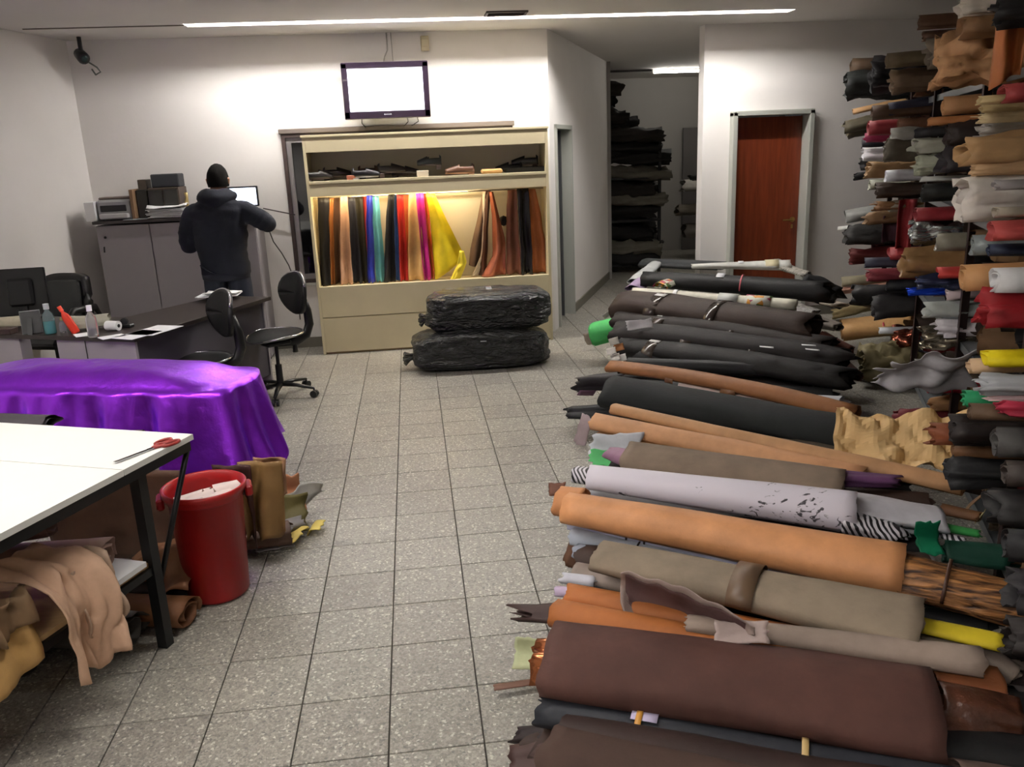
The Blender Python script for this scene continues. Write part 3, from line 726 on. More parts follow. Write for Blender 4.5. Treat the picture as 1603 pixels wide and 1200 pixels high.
# monitor the man works at
q0 = onc(352, 292, 5.80); q1 = onc(402, 290, 5.80)
t = thing('monitor', 'lit white monitor on the cupboards in front of the man', 'monitor', ((q0.x+q1.x)/2+.02, 5.8, GZ))
sx0 = q0.x-.03; sx1 = q1.x; z1m = onc(390, 291, 5.8).z; z0m = GZ+.06
cxm = (sx0+sx1)/2
build('casing', MB().box((cxm, 5.82, (z0m+z1m)/2), (sx1-sx0, .035, z1m-z0m), bev=.006), M_BLACK, t)
build('screen', MB().box((cxm, 5.80, (z0m+z1m)/2), (sx1-sx0-.03, .006, z1m-z0m-.03)), plain('monitor_light', (225, 235, 255), .3, emit=1.8), t)
build('stand', MB().box((cxm, 5.87, GZ+.05), (.06, .03, .1), bev=.004).box((cxm, 5.86, GZ+.006), (.22, .16, .012), bev=.004), M_BLACK, t)
kb = tag(build('keyboard', MB().box((cxm-.02, 5.66, GZ+.011), (.36, .12, .02), bev=.004), M_BLACK), 'black keyboard on the cupboards under the man\'s hands', 'keyboard')
# cable hanging on the wall
pts = [atY(410, 328, 5.98), atY(418, 352, 5.99), atY(428, 378, 5.99), atY(441, 396, 5.99), atY(452, 415, 5.99), atY(465, 448, 5.99), atY(470, 500, 5.99)]
tag(build('wall_cable', MB().tube(pts, .006, 6), plain('dark_cable', (70, 62, 60), .5), smooth=True), 'dark cable sagging down the wall right of the man', 'cable')
pts = [atY(412, 326, 5.97), atY(432, 330, 5.97), atY(462, 336, 5.97)]
tag(build('wall_cable', MB().tube(pts, .006, 6), plain('dark_cable', (70, 62, 60), .5), smooth=True), 'short dark cable running from the monitor to the window frame', 'cable')

# ------------------------------------------------------------------ desk
DZ = .75
c = atz(210, 529, DZ); l = atz(0, 523, DZ); r = atz(424, 464, DZ); bl_ = atz(190, 500, DZ)
uu = (V((l.x, l.y, 0))-V((c.x, c.y, 0))).normalized(); c0 = V((c.x, c.y, 0)); r0 = V((r.x, r.y, 0)); vv = (r0-c0).normalized()
t = thing('office_desk', 'L-shaped office desk with dark top and grey side panels', 'desk', (c0.x, c0.y, 0))
inn = c0+uu*.66+V((-uu.y, uu.x, 0))*0
wdir = uu
Lm = (r0-c0).length
A0 = c0; A1 = c0+vv*Lm; A2 = A1+wdir*.50; A3 = c0+wdir*.62+vv*.62; A4 = c0+wdir*1.75+vv*.60; A5 = c0+wdir*1.75
poly = [A0, A1, A2, A3, A4, A5]
pp = [(p.x, p.y) for p in poly]
area = sum(pp[i][0]*pp[(i+1) % 6][1]-pp[(i+1) % 6][0]*pp[i][1] for i in range(6))
if area < 0: pp = pp[::-1]
build('desk_top', MB().prism(pp, DZ-.028, DZ), M_DESKTOP, t, bevel=.002)
def panel(a, b, z0, z1, th, m, name='side_panel', par=None):
    mb = MB(); mb.span(V((a.x, a.y, (z0+z1)/2)), V((b.x, b.y, (z0+z1)/2)), th, z1-z0); return build(name, mb, m, par or t)
panel(c0+wdir*.02+vv*.03, c0+wdir*.64+vv*.03, 0, DZ-.03, .02, M_GREYLAM)
panel(c0+wdir*.95+vv*.03, c0+wdir*1.45+vv*.03, 0, DZ-.03, .02, M_GREYLAM)
panel(c0+wdir*.06+vv*.04, A1+wdir*.06-vv*.04, .12, DZ-.03, .02, plain('modesty_dark', (70, 66, 74), .5), 'modesty_panel')
panel(A1-vv*.05+wdir*.04, A1-vv*.05+wdir*.46, 0, DZ-.03, .02, M_GREYLAM)
panel(c0+wdir*1.45+vv*.05, c0+wdir*1.45+vv*.55, 0, DZ-.03, .02, M_GREYLAM)
panel(c0+wdir*.64+vv*.05, c0+wdir*.64+vv*.55, 0, DZ-.03, .02, M_GREYLAM)
build('floor_cord', MB().tube([(c0+wdir*.4+vv*.01)+V((0, 0, z)) for z in (.72, .5, .3, .05)], .003, 6), M_BLACK, t)

def paper(px, py, w, h, rz, label, z=DZ, col=(235, 235, 238), th=.003, group=None):
    p = atz(px, py, z)
    o = build('paper_sheet', MB().box((p.x, p.y, z+th/2), (w, h, th), rz=rz), plain('office_paper', col, .55)); return tag(o, label, 'paper', group)
ra = math.atan2(vv.y, vv.x)
paper(243, 517, .30, .21, ra, 'white sheet near the desk edge, farther right of the two')
paper(215, 524, .26, .18, ra-.1, 'white sheet at the desk front corner')
paper(176, 527, .15, .10, ra-.5, 'small white sheet left of the desk front corner')
paper(130, 524, .10, .12, .5, 'small white note by the clear bottle')
for k in range(8):
    o = paper(343+2*math.sin(k*2), 461.5, .30, .21, ra-1.2+.06*math.sin(k*1.9), 'one of the stacked white documents on the far desk end', z=DZ+k*.006, th=.005, group='documents stacked on the desk')
o = build('paper_sheet', sheet_mb(atz(348, 458, DZ+.06), (math.cos(ra-1.2), math.sin(ra-1.2), 0), (-math.sin(ra-1.2), math.cos(ra-1.2), 0), .26, .19, .012, 3, n=8, ragged=0), M_WHITE, smooth=True, solid=.002); tag(o, 'slightly curled top sheet on the stacked documents', 'paper')
# monitor seen from behind
mp = atz(52, 497, DZ)
t = thing('monitor', 'black monitor seen from behind at the left end of the desk', 'monitor', (mp.x, mp.y, DZ))
q0 = atY(-12, 425, mp.y); q1 = atY(72, 421, mp.y+.05); zb = atY(40, 497, mp.y).z
xm = (q0.x+q1.x)/2; hm = q1.z-zb; wm_ = q1.x-q0.x
build('casing', MB().box((xm, mp.y, zb+hm/2+.02), (wm_, .03, hm), M=Matrix.Rotation(.08, 3, 'Z')@Matrix.Rotation(-.06, 3, 'X'), bev=.006), M_BLACK, t)
build('rear_bulge', MB().box((xm, mp.y-.03, zb+hm/2+.02), (wm_*.5, .04, hm*.6), M=Matrix.Rotation(.08, 3, 'Z')@Matrix.Rotation(-.06, 3, 'X'), bev=.018), plain('matt_black', (15, 15, 16), .6), t)
build('stand', MB().box((xm, mp.y-.02, DZ+.07), (.07, .03, .16), bev=.005).box((xm, mp.y-.01, DZ+.008), (.26, .18, .014), bev=.006), M_BLACK, t)
# black frame standing on desk
q = atz(50, 523, DZ)
t = thing('picture_frame', 'black picture frame leaning on the desk, seen from behind', 'picture frame', (q.x, q.y, DZ))
R = Matrix.Rotation(.35, 3, 'Z')@Matrix.Rotation(-.25, 3, 'X')
build('backing', MB().box(q+V((.0, .02, .075)), (.115, .008, .15), M=R, bev=.002), M_BLACK, t)
build('edge_rim', MB().box(q+V((-.002, .026, .077)), (.122, .006, .157), M=R, bev=.002), plain('silver_rim', (120, 120, 122), .3, .8), t)
build('strut', MB().span(q+V((0, .01, .11)), q+V((.01, -.05, .005)), .03, .004), M_BLACK, t)
def bottle(px, py, h, rad, col, label, liq=None, cap=(225, 225, 225), tilt=0.0, name='bottle', trans=.85, z=DZ):
    p = atz(px, py, z); t = thing(name, label, 'bottle', (p.x, p.y, z))
    M = Matrix.Rotation(tilt, 3, 'Y')
    build('body', MB().lathe(p, [(0, 0), (rad*.9, 0), (rad, .01), (rad, h*.55), (rad*.85, h*.66), (rad*.38, h*.78), (rad*.36, h*.84), (0, h*.84)], 18, M), plain(name+'_plastic', col, .15, trans=trans, ior=1.3), t, smooth=True)
    build('cap', MB().lathe(p, [(0, h*.82), (rad*.5, h*.82), (rad*.5, h), (0, h)], 14, M), plain('cap', cap, .4), t)
    if liq: build('liquid', MB().lathe(p, [(0, .004), (rad*.86, .004), (rad*.93, .012), (rad*.93, h*.42), (0, h*.42)], 16, M), plain('liquid', liq, .2), t, smooth=True)
    return t
bottle(80, 522, .20, .036, (190, 215, 215), 'clear pump bottle with turquoise liquid on the desk', (60, 170, 175), (190, 195, 195))
bottle(120, 521, .20, .027, (205, 60, 42), 'bright orange red bottle leaning on the desk', None, (225, 70, 45), -.42, trans=0)
bottle(147, 527, .205, .034, (225, 225, 225), 'clear bottle with a white cap on the desk', None, (240, 240, 240), 0)
bottle(100, 520, .10, .022, (215, 215, 220), 'short clear jar between turquoise and red bottles', None, (150, 140, 90))
# clear bag of bits and clutter
q = atz(140, 515, DZ)
tag(build('plastic_bag', roll_mb(q+V((-.12, .02, .05)), q+V((.12, .04, .05)), .055, flat=.8, turns=1.3, wob=.3, seed=4, nl=12), plain('clear_crinkled_plastic', (190, 188, 170), .2, trans=.4), smooth=True), 'crumpled clear plastic bag behind the desk bottles', 'plastic bag')
q = atz(18, 515, DZ)
tag(build('cloth_bag', roll_mb(q+V((-.13, .0, .05)), q+V((.08, .0, .05)), .05, flat=.8, turns=1.3, wob=.3, seed=7, nl=12), mat('beige_wrap', (176, 168, 146), .6, var=.2), smooth=True), 'crumpled beige packet under the black monitor', 'packet')
q = atz(8, 522, DZ); tag(build('card_case', MB().box(q+V((0, 0, .02)), (.14, .09, .04), rz=-.2, bev=.004), plain('dark_brown_case', (52, 36, 32), .5)), 'dark brown case at the left end of the desk', 'case')
# tape roll
q = atz(178, 517, DZ); ax = V((.9, -.35, 0)).normalized()
t = thing('tape_roll', 'white tape roll lying on its side on the desk', 'tape', (q.x, q.y, DZ))
build('tape', MB().tube([q-ax*.045+V((0, 0, .032)), q+ax*.045+V((0, 0, .032))], .032, 18), M_WHITE, t, smooth=False)
build('core', MB().tube([q-ax*.047+V((0, 0, .032)), q+ax*.047+V((0, 0, .032))], .012, 12), M_BLACK, t)
t = thing('tape_dispenser', 'small dark tape dispenser behind the white tape roll', 'dispenser', tuple(atz(196, 512, DZ)))
q = atz(196, 512, DZ); build('base', MB().box(q+V((0, 0, .012)), (.12, .05, .024), rz=-.4, bev=.005), M_BLACK, t); build('wheel', MB().tube([q+V((0, -.01, .04)), q+V((0, .012, .04))], .024, 14), M_BLACK, t)

# ------------------------------------------------------------------ chairs
M_CHAIR = plain('black_chair_fabric', (20, 20, 21), .5, bump=.2, bscale=90)
def swivel_chair(label):
    t = thing('swivel_chair', label, 'chair', (0, 0, 0), 0, 'black swivel visitor chairs')
    # seat, slightly saddle shaped; chair faces local -x
    def seat(top):
        def fn(a, b):
            ang = 2*PI*a; rr = b
            x = math.cos(ang)*.215*rr; y = math.sin(ang)*.225*rr
            z = .485+(.02*(x/.2)**2-.035*max(0, -x/.2)**2+.018*(y/.2)**2)
            return V((x, y, z+(.022*(1-rr**4) if top else -.03*(1-rr**3))))
        return fn
    mb = MB().grid(seat(True), 28, 8); mb.grid(seat(False), 28, 8); mb.f = [f if i < 224 else f[::-1] for i, f in enumerate(mb.f)]
    build('seat', mb, M_CHAIR, t, smooth=True, local=True)
    pts = [seat(True)(k/30, 1.0) for k in range(31)]
    build('chrome_rim', MB().tube(pts, .008, 6, cap=False), M_CHROME, t, smooth=True, local=True)
    def bk(a, b):
        ang = 2*PI*a; rr = b
        y = math.cos(ang)*.20*rr; z = math.sin(ang)*.165*rr
        y *= 1+.10*(z/.165)
        x = .215+.10*(y/.2)**2*-.5+.25*(z+.16)*.35
        return V((x, y, .79+z))
    mb = MB().grid(bk, 28, 8); build('backrest', mb, M_CHAIR, t, smooth=True, solid=.035, local=True)
    build('chrome_rim', MB().tube([bk(k/30, 1.02) for k in range(3, 14)], .0075, 6), M_CHROME, t, smooth=True, local=True)
    build('back_bracket', MB().tube([(.02, 0, .43), (.18, 0, .415), (.27, 0, .45), (.305, 0, .53), (.30, 0, .64), (.265, 0, .76)], [.02, .024, .024, .024, .022, .018], 10, flat=1.6), M_BLACK, t, smooth=True, local=True)
    build('mechanism', MB().box((0, 0, .435), (.2, .14, .035), bev=.01), M_BLKMET, t, local=True)
    build('adjusting_knob', MB().tube([(.16, 0, .40), (.16, 0, .33)], [.016, .022], 10), M_BLACK, t, smooth=True, local=True)
    build('lever', MB().tube([(0, .06, .43), (0, .2, .425), (0, .24, .42)], [.006, .006, .012], 8), M_BLACK, t, smooth=True, local=True)
    build('gas_column', MB().tube([(0, 0, .42), (0, 0, .26), (0, 0, .259), (0, 0, .09)], [.014, .014, .026, .028], 14), M_BLKMET, t, local=True)
    for k in range(5):
        a = 2*PI*k/5+.3; d = V((math.cos(a), math.sin(a), 0))
        leg = build('leg', MB().tube([d*.02+V((0, 0, .10)), d*.14+V((0, 0, .095)), d*.28+V((0, 0, .072))], [.026, .021, .014], 8, flat=.7), M_BLACK, t, smooth=True, local=True)
        s = V((-d.y, d.x, 0)); mb = MB()
        for e in (-1, 1): mb.tube([d*.28+s*e*.006+V((0, 0, .028)), d*.28+s*e*.026+V((0, 0, .028))], .028, 14)
        mb.tube([d*.28+V((0, 0, .03)), d*.28+V((0, 0, .075))], .008, 6)
        build('caster', mb, M_BLACK, leg, local=True)
    return t
ch = swivel_chair('black swivel chair with chrome seat rim nearest the display cabinet')
ch.location = (-.93, 4.28, 0); ch.rotation_euler = (0, 0, math.radians(36))
dup(ch, (-1.33, 3.55, 0), math.radians(34), 'black swivel chair partly hidden behind the purple sheet')
# executive chair behind the desk
q = atY(112, 500, 5.0)
t = thing('desk_chair', 'black leather chair with armrests behind the desk', 'chair', (q.x, q.y, 0), math.radians(-20))
def eb(a, b):
    y = (a-.5)*.46; z = .55+b*.42; k = 1-.12*(b**3); cr = abs(a-.5)*2
    return V((y*k, .0+.05*(cr**2)*-1+.06*b, z-.03*cr**4*(1 if b > .5 else -1)))
build('backrest', MB().grid(eb, 14, 12), mat('black_leather', (24, 24, 25), .3, bump=.15), t, smooth=True, solid=.06, local=True)
def eb2(a, b): p = eb(.14+a*.72, .12+b*.76); return p+V((0, -.04, 0))
build('back_cushion', MB().grid(eb2, 10, 10), plain('grey_sheen_leather', (52, 54, 54), .28), t, smooth=True, solid=.02, local=True)
build('seat', MB().box((0, -.24, .48), (.48, .46, .09), bev=.035), mat('black_leather', (24, 24, 25), .3, bump=.15), t, local=True)
for s in (-1, 1):
    build('armrest', MB().tube([(s*.27, .0, .50), (s*.30, -.02, .64), (s*.30, -.06, .71), (s*.30, -.30, .72), (s*.29, -.36, .66), (s*.27, -.34, .48)], [.018, .018, .026, .028, .02, .018], 8), M_BLACK, t, smooth=True, local=True)
build('gas_column', MB().tube([(0, -.2, .45), (0, -.2, .09)], .028, 12), M_BLKMET, t, local=True)
for k in range(5):
    a = 2*PI*k/5; build('leg', MB().tube([(0, -.2, .1), (math.cos(a)*.29, -.2+math.sin(a)*.29, .075)], [.026, .014], 8), M_BLACK, t, local=True)
    bpy.data.objects  # casters
    build('caster', MB().tube([(math.cos(a)*.29-.02, -.2+math.sin(a)*.29, .028), (math.cos(a)*.29+.02, -.2+math.sin(a)*.29, .028)], .028, 12), M_BLACK, t, local=True)
# ------------------------------------------------------------------ the man at the cupboards
def skin_body(name, verts, edges, radii, m, parent, root=0, sub=2):
    me = bpy.data.meshes.new(name); me.from_pydata(verts, edges, []); me.update()
    o = bpy.data.objects.new(name, me); COL.objects.link(o)
    md = o.modifiers.new('skin', 'SKIN'); md.use_smooth_shade = True
    if not me.skin_vertices: 
        me.attributes.new  # layer is made with the modifier
    sv = me.skin_vertices
    if len(sv) == 0:
        bpy.context.view_layer.objects.active = o
        bpy.ops.mesh.customdata_skin_add(); sv = me.skin_vertices
    for i, r in enumerate(radii):
        sv[0].data[i].radius = (r, r) if not isinstance(r, tuple) else r
    sv[0].data[root].use_root = True
    md2 = o.modifiers.new('sub', 'SUBSURF'); md2.levels = sub; md2.render_levels = sub
    dg = bpy.context.evaluated_depsgraph_get(); dg.update()
    ev = o.evaluated_get(dg); me2 = bpy.data.meshes.new_from_object(ev)
    vs = [v.co.copy() for v in me2.vertices]; fs = [tuple(p.vertices) for p in me2.polygons]
    bpy.data.objects.remove(o)
    return vs, fs
man = thing('person', 'person in dark navy hoodie and jeans standing with back turned at the cupboards', 'person', (-1.40, 5.06, 0), math.radians(-6))
# local frame: x right, y forward (toward the wall), z up
def arm(sgn):
    if sgn < 0: return [(-.17, .0, 1.42), (-.25, -.02, 1.28), (-.28, -.01, 1.13), (-.20, .25, 1.33), (-.17, .33, 1.375)]
    return [(.17, .0, 1.42), (.30, .0, 1.35), (.38, .05, 1.28), (.24, .29, 1.37), (.19, .36, 1.385)]
aL, aR = arm(-1), arm(1)
bv = [(0, 0, .98), (0, 0, 1.10), (0, -.01, 1.24), (0, 0, 1.38), (0, .01, 1.48), (0, .02, 1.56), (0, .035, 1.62),
      (-.10, 0, .92), (-.105, .015, .50), (-.11, -.02, .09), (-.11, .13, .04), (.10, 0, .92), (.105, .03, .50), (.11, .0, .09), (.12, .15, .04)]
be = [(0, 1), (1, 2), (2, 3), (3, 4), (4, 5), (5, 6), (0, 7), (7, 8), (8, 9), (9, 10), (0, 11), (11, 12), (12, 13), (13, 14)]
br = [(.15, .11), (.14, .10), (.15, .11), (.16, .11), (.10, .09), .058, .06, .085, .06, .04, .035, .085, .06, .04, .035]
for A in (aL, aR):
    n0 = len(bv); bv += A; be += [(3, n0)]+[(n0+i, n0+i+1) for i in range(4)]; br += [.065, .05, .042, .032, .028]
skin_v, skin_f = skin_body('body', bv, be, br, None, man)
BM = MB().add(skin_v, skin_f)
# head with brow, nose, jaw and ears
hc = V((0.015, .05, 1.655))
def head(a, b):
    th = 2*PI*a; ph = PI*(b-.5); x = math.cos(ph)*math.cos(th); y = math.cos(ph)*math.sin(th); z = math.sin(ph)
    p = V((x*.078, y*.098, z*.122))
    if z < 0: p.x *= 1-.25*abs(z)**1.5; p.y = p.y*(1-.18*abs(z)) + (.012 if y > 0 else .012)*abs(z)
    if y > .55: p.y += .006*math.exp(-((z-.12)/.2)**2)
    return hc+p
BM.grid(head, 28, 18)
BM.tube([hc+V((0, .092, .02)), hc+V((0, .115, -.022)), hc+V((0, .09, -.032))], [.008, .014, .01], 8)
for s in (-1, 1):
    BM.tube([hc+V((s*.076, -.0, .018)), hc+V((s*.088, -.012, .012)), hc+V((s*.084, -.006, -.026)), hc+V((s*.074, .002, -.03))], [.012, .014, .010, .008], 8)
BM.tube([hc+V((-.022, .088, -.062)), hc+V((0, .096, -.060)), hc+V((.022, .088, -.062))], [.004, .008, .004], 8)
# hands: palm, four fingers curled over the keyboard and a thumb
for sg, A in ((-1, aL), (1, aR)):
    w = V(A[4]); d = (V(A[4])-V(A[3])).normalized(); d.z = -.12; d.normalize(); s = V((d.y, -d.x, 0)).normalized()
    BM.tube([w-d*.03, w+d*.02, w+d*.07, w+d*.10], [.026, .034, .040, .034], 10, flat=.42)
    for k, (o_, L_) in enumerate(((-.030, .062), (-.010, .074), (.010, .070), (.029, .055))):
        b0 = w+d*.085+s*o_
        BM.tube([b0, b0+d*L_*.45+V((0, 0, .008)), b0+d*L_*.8-V((0, 0, .006)), b0+d*L_-V((0, 0, .022))], [.0095, .0088, .008, .006], 8)
    b0 = w+d*.03-s*sg*.03; BM.tube([b0, b0+d*.03-s*sg*.025, b0+d*.06-s*sg*.03-V((0, 0, .01))], [.012, .011, .008], 8)
M_SKIN = mat('skin', (176, 128, 102), .5, var=.08)
body = build('body', BM, M_SKIN, man, smooth=True, local=True)
rm = body.modifiers.new('union', 'REMESH'); rm.mode = 'VOXEL'; rm.voxel_size = .007; rm.use_smooth_shade = True
bake(body)
for s in (-1, 1):
    build('eye', MB().lathe(hc+V((s*.03, .088, .012)), [(0, -.011), (.008, -.008), (.011, 0), (.008, .008), (0, .011)], 10), plain('eye_white', (225, 222, 215), .2), man, smooth=True, local=True)
def hair(a, b):
    th = 2*PI*a; ph = PI*(.5-b*.62); x = math.cos(ph)*math.cos(th); y = math.cos(ph)*math.sin(th); z = math.sin(ph)
    k = 1.10+.02*nz(x*6, y*6, z*6)
    if y > .2 and z < .55: k = .93
    return hc+V((x*.080*k, y*.100*k-.002, z*.124*k))
build('hair', MB().grid(hair, 32, 16), mat('black_hair', (14, 12, 10), .9, spec=.2, bump=.5, bscale=120), man, smooth=True, local=True)
# hoodie: torso loft and two sleeves
HM = MB()
def torso(a, b):
    th = 2*PI*a; z = .86+.68*b
    prof = [(0, .172, .128), (.06, .192, .142), (.3, .196, .145), (.6, .215, .148), (.80, .222, .135), (.90, .185, .115), (.96, .12, .095), (1.0, .085, .085)]
    for i in range(len(prof)-1):
        if prof[i][0] <= b <= prof[i+1][0]:
            f = (b-prof[i][0])/(prof[i+1][0]-prof[i][0]); f = f*f*(3-2*f); rx = prof[i][1]+(prof[i+1][1]-prof[i][1])*f; ry = prof[i][2]+(prof[i+1][2]-prof[i][2])*f; break
    c_, s_ = math.cos(th), math.sin(th)
    x = math.copysign(abs(c_)**.85, c_)*rx; y = math.copysign(abs(s_)**.85, s_)*ry
    k = 1.04+.08*nz(x*6, y*6, z*5)+.09*abs(nz(x*5+z*4, y*8, z*11))-.07*abs(nz(x*9-z*7, y*5, z*6+3))
    return V((x*k, y*k-.01, z))
HM.grid(torso, 44, 40)
def sleeve(pts, rs):
    out = []; rr = []; n = 9
    for i in range(len(pts)-1):
        a, b = V(pts[i]), V(pts[i+1])
        for k in range(n):
            t_ = k/n; out.append(a.lerp(b, t_)); rr.append((rs[i]+(rs[i+1]-rs[i])*t_)*(1+.16*nz(k*1.3+i*5, i)))
    out.append(V(pts[-1])); rr.append(rs[-1])
    for _ in range(4):
        out = [out[0]]+[(out[i-1]+out[i]*2+out[i+1])/4 for i in range(1, len(out)-1)]+[out[-1]]
    HM.tube(out, rr, 18)
sleeve([(-.10, 0, 1.43), (-.205, -.01, 1.40), (-.262, -.02, 1.27), (-.285, -.01, 1.13), (-.25, .12, 1.20), (-.20, .25, 1.33)], [.06, .085, .080, .074, .062, .046])
sleeve([(.10, 0, 1.43), (.205, .0, 1.41), (.31, .0, 1.345), (.385, .05, 1.28), (.33, .17, 1.32), (.24, .29, 1.37)], [.06, .085, .080, .072, .060, .046])
M_NAVY = mat('navy_hoodie', (24, 27, 38), .9, var=.15, bump=.4, bscale=70)
hoodie = build('hoodie', HM, M_NAVY, man, smooth=True, local=True)
hrm = hoodie.modifiers.new('union', 'REMESH'); hrm.mode = 'VOXEL'; hrm.voxel_size = .009; hrm.use_smooth_shade = True
hsm = hoodie.modifiers.new('soften', 'SMOOTH'); hsm.factor = .6; hsm.iterations = 4
bake(hoodie)
def hd(a, b):
    th = 2*PI*a; r_ = .078+.058*math.sin(PI*b); z = 1.475+.11*b
    back = max(0, -math.sin(th))
    return V((math.cos(th)*r_*1.12, math.sin(th)*r_*.95-.035*back+.015, z-.05*back*(1-b)+.012*nz(math.cos(th)*3, b*3, 1)))
build('hood', MB().grid(hd, 28, 10), M_NAVY, man, smooth=True, solid=.02, local=True)
build('hem_band', MB().lathe((0, -.01, .845), [(.172, 0), (.196, .01), (.200, .05), (.186, .065)], 32, Matrix.Scale(.78, 3, V((0, 1, 0)))), plain('ribbed_navy', (26, 29, 40), .9), man, smooth=True, local=True)
# jeans and shoes
jv = [(0, 0, 1.04), (-.10, 0, .88), (-.11, .015, .50), (-.115, -.02, .10), (.10, 0, .88), (.11, .03, .50), (.115, .0, .10)]
jv_, jf_ = skin_body('jeans', jv, [(0, 1), (1, 2), (2, 3), (0, 4), (4, 5), (5, 6)], [(.155, .11), .112, .088, .075, .112, .088, .075], None, man)
build('jeans', MB().add(jv_, jf_), mat('dark_denim', (34, 40, 54), .8, var=.15, bump=.3, bscale=90), man, smooth=True, local=True)
for s, y in ((-1, -.02), (1, .0)):
    sh = build('shoe', MB().tube([(s*.115, y-.06, .05), (s*.115, y+.02, .055), (s*.118, y+.12, .04), (s*.12, y+.19, .028)], [.035, .045, .042, .026], 12), M_BLACK, man, smooth=True, local=True)
    build('shoe_sole', MB().box((s*.117, y+.065, .012), (.09, .27, .024), bev=.01), plain('rubber', (60, 60, 60), .7), sh, local=True)

# ------------------------------------------------------------------ purple foil sheet over a low work table
bk_l = atz(45, 566, .74); bk_r = atz(370, 566, .74)
ft = atz(250, 610, .74)
th_p = math.atan2(bk_r.y-bk_l.y, bk_r.x-bk_l.x)
PC = V((-1.56, 2.30, 0)); PR = math.radians(-17)
PHX, PHY = .86, .25      # half size of the table under the sheet
pt = thing('work_table', 'low work table hidden under the purple metallic sheet', 'table', (PC.x, PC.y, 0), PR)
build('table_top', MB().box((0, 0, .68), (2*PHX-.24, 2*PHY-.14, .03), bev=.003), plain('plywood', (150, 120, 84), .6), pt, local=True)
for sx in (-1, 1):
    for sy in (-1, 1): build('leg', MB().box((sx*(PHX-.16), sy*(PHY-.10), .3325), (.04, .04, .665)), M_BLKMET, pt, local=True)
def rrect(t, hx, hy, r):
    """point, outward normal and arc length at fraction t of a rounded rectangle"""
    segs = [(2*(hx-r), 'b'), (PI*r/2, 'c1'), (2*(hy-r), 'r'), (PI*r/2, 'c2'), (2*(hx-r), 't'), (PI*r/2, 'c3'), (2*(hy-r), 'l'), (PI*r/2, 'c4')]
    P_ = sum(q[0] for q in segs); d = (t % 1.0)*P_; full = d
    for L_, k in segs:
        if d <= L_: break
        d -= L_
    if k == 'b': return V((-hx+r+d, -hy, 0)), V((0, -1, 0)), full
    if k == 'r': return V((hx, -hy+r+d, 0)), V((1, 0, 0)), full
    if k == 't': return V((hx-r-d, hy, 0)), V((0, 1, 0)), full
    if k == 'l': return V((-hx, hy-r-d, 0)), V((-1, 0, 0)), full
    a0, c_ = {'c1': (-PI/2, (hx-r, -hy+r)), 'c2': (0, (hx-r, hy-r)), 'c3': (PI/2, (-hx+r, hy-r)), 'c4': (PI, (-hx+r, -hy+r))}[k]
    a_ = a0+d/r; n = V((math.cos(a_), math.sin(a_), 0)); return V((c_[0], c_[1], 0))+n*r, n, full
def foil(a, b):
    e, n, pe = rrect(a, PHX, PHY, .13)
    per = pe*1.9
    if b < .4:
        k = b/.4
        z = .755+.9*(.02+.035*math.cos(k*PI*.5))-.075*k**4
        return V((e.x*k, e.y*k, z+.010*nz(e.x*k*6, e.y*k*6, 1)))
    h = (b-.4)/.6
    fold = math.sin(pe*21+1.4*math.sin(pe*4))*.8+.45*math.sin(pe*43+2)+.9*nz(pe*8, h*1.2, 2)
    drop = .40+.05*math.sin(per*2.3+.5)+.07*nz(per*1.5, 2)+.04*math.sin(pe*21+1.4*math.sin(pe*4))
    z = .712-drop*h+.010*math.cos(h*3)
    out = .02+.05*h+.048*fold*h**.75+.07*h*max(0, n.x)
    return V((e.x, e.y, z))+n*out
def foil_mat():
    m = mat('purple_metallic_foil', (160, 56, 244), .33, .85, var=.15, vscale=6, bump=.5, bscale=14, bdist=.012)
    return m
fm = MB().grid(foil, 300, 34)
fo = build('purple_sheet', fm, foil_mat(), smooth=True, local=True); fo.location = (PC.x, PC.y, 0); fo.rotation_euler = (0, 0, PR); 
md = fo.modifiers.new('thickness', 'SOLIDIFY'); md.thickness = .002
tag(fo, 'shiny purple metallic leather sheet draped over the low work table', 'leather sheet')
# hides hanging down under the right end of the sheet
def hang(px0, px1, pyt, pyb, z_top, Y_off, col, label, seed, amp=.03, gloss=.6, zb=None):
    a = atz(px0, pyt, z_top); b = atz(px1, pyt, z_top)
    d = (b-a); n = V((-d.y, d.x, 0)).normalized()
    foot = atz((px0+px1)/2, pyb, 0 if zb is None else zb)
    zz = 0.01 if zb is None else zb
    def fn(s, t_):
        x = a+d*s; w = 1-.35*t_*abs(s-.5)
        x = a+d*(.5+(s-.5)*w)
        f_ = amp*math.sin(s*9+seed+t_)*(.3+t_)+.015*nz(s*4, t_*4, seed)
        lo = 1-.18*abs(nz(s*2.5+seed, seed))*2
        z = z_top+(zz-z_top)*t_*(lo if zb is not None else 1)
        return V((x.x, x.y, z))+n*(f_+Y_off*t_)
    return tag(build('leather_hide', MB().grid(fn, 18, 14), hide(col, gloss), smooth=True, solid=.004), label, 'leather hide', 'hides hanging under the purple sheet')
hang(395, 448, 716, 800, .50, .02, (150, 112, 84), 'rosy brown hide fold hanging under the purple hem', 2.0, zb=.30)
hang(372, 440, 722, 842, .50, -.03, (122, 92, 52), 'olive brown hide hanging behind the red bin', 5.0, zb=.13)
hang(330, 392, 728, 850, .50, .03, (60, 32, 28), 'dark maroon hide hanging just right above the bin', 7.0, zb=.05)
hang(40, 290, 735, 930, .48, .02, (84, 58, 44), 'dark brown hide hanging between the bin and the white table', 9.0)
q = atz(452, 770, .16)
tag(build('leather_scrap', sheet_mb(q, (1, .2, .1), (0, .2, 1), .14, .2, .03, 3, curl=.4), hide((196, 136, 100)), smooth=True, solid=.004), 'peach coloured scrap standing by the olive hide', 'leather scrap')
q = atz(478, 790, .09)
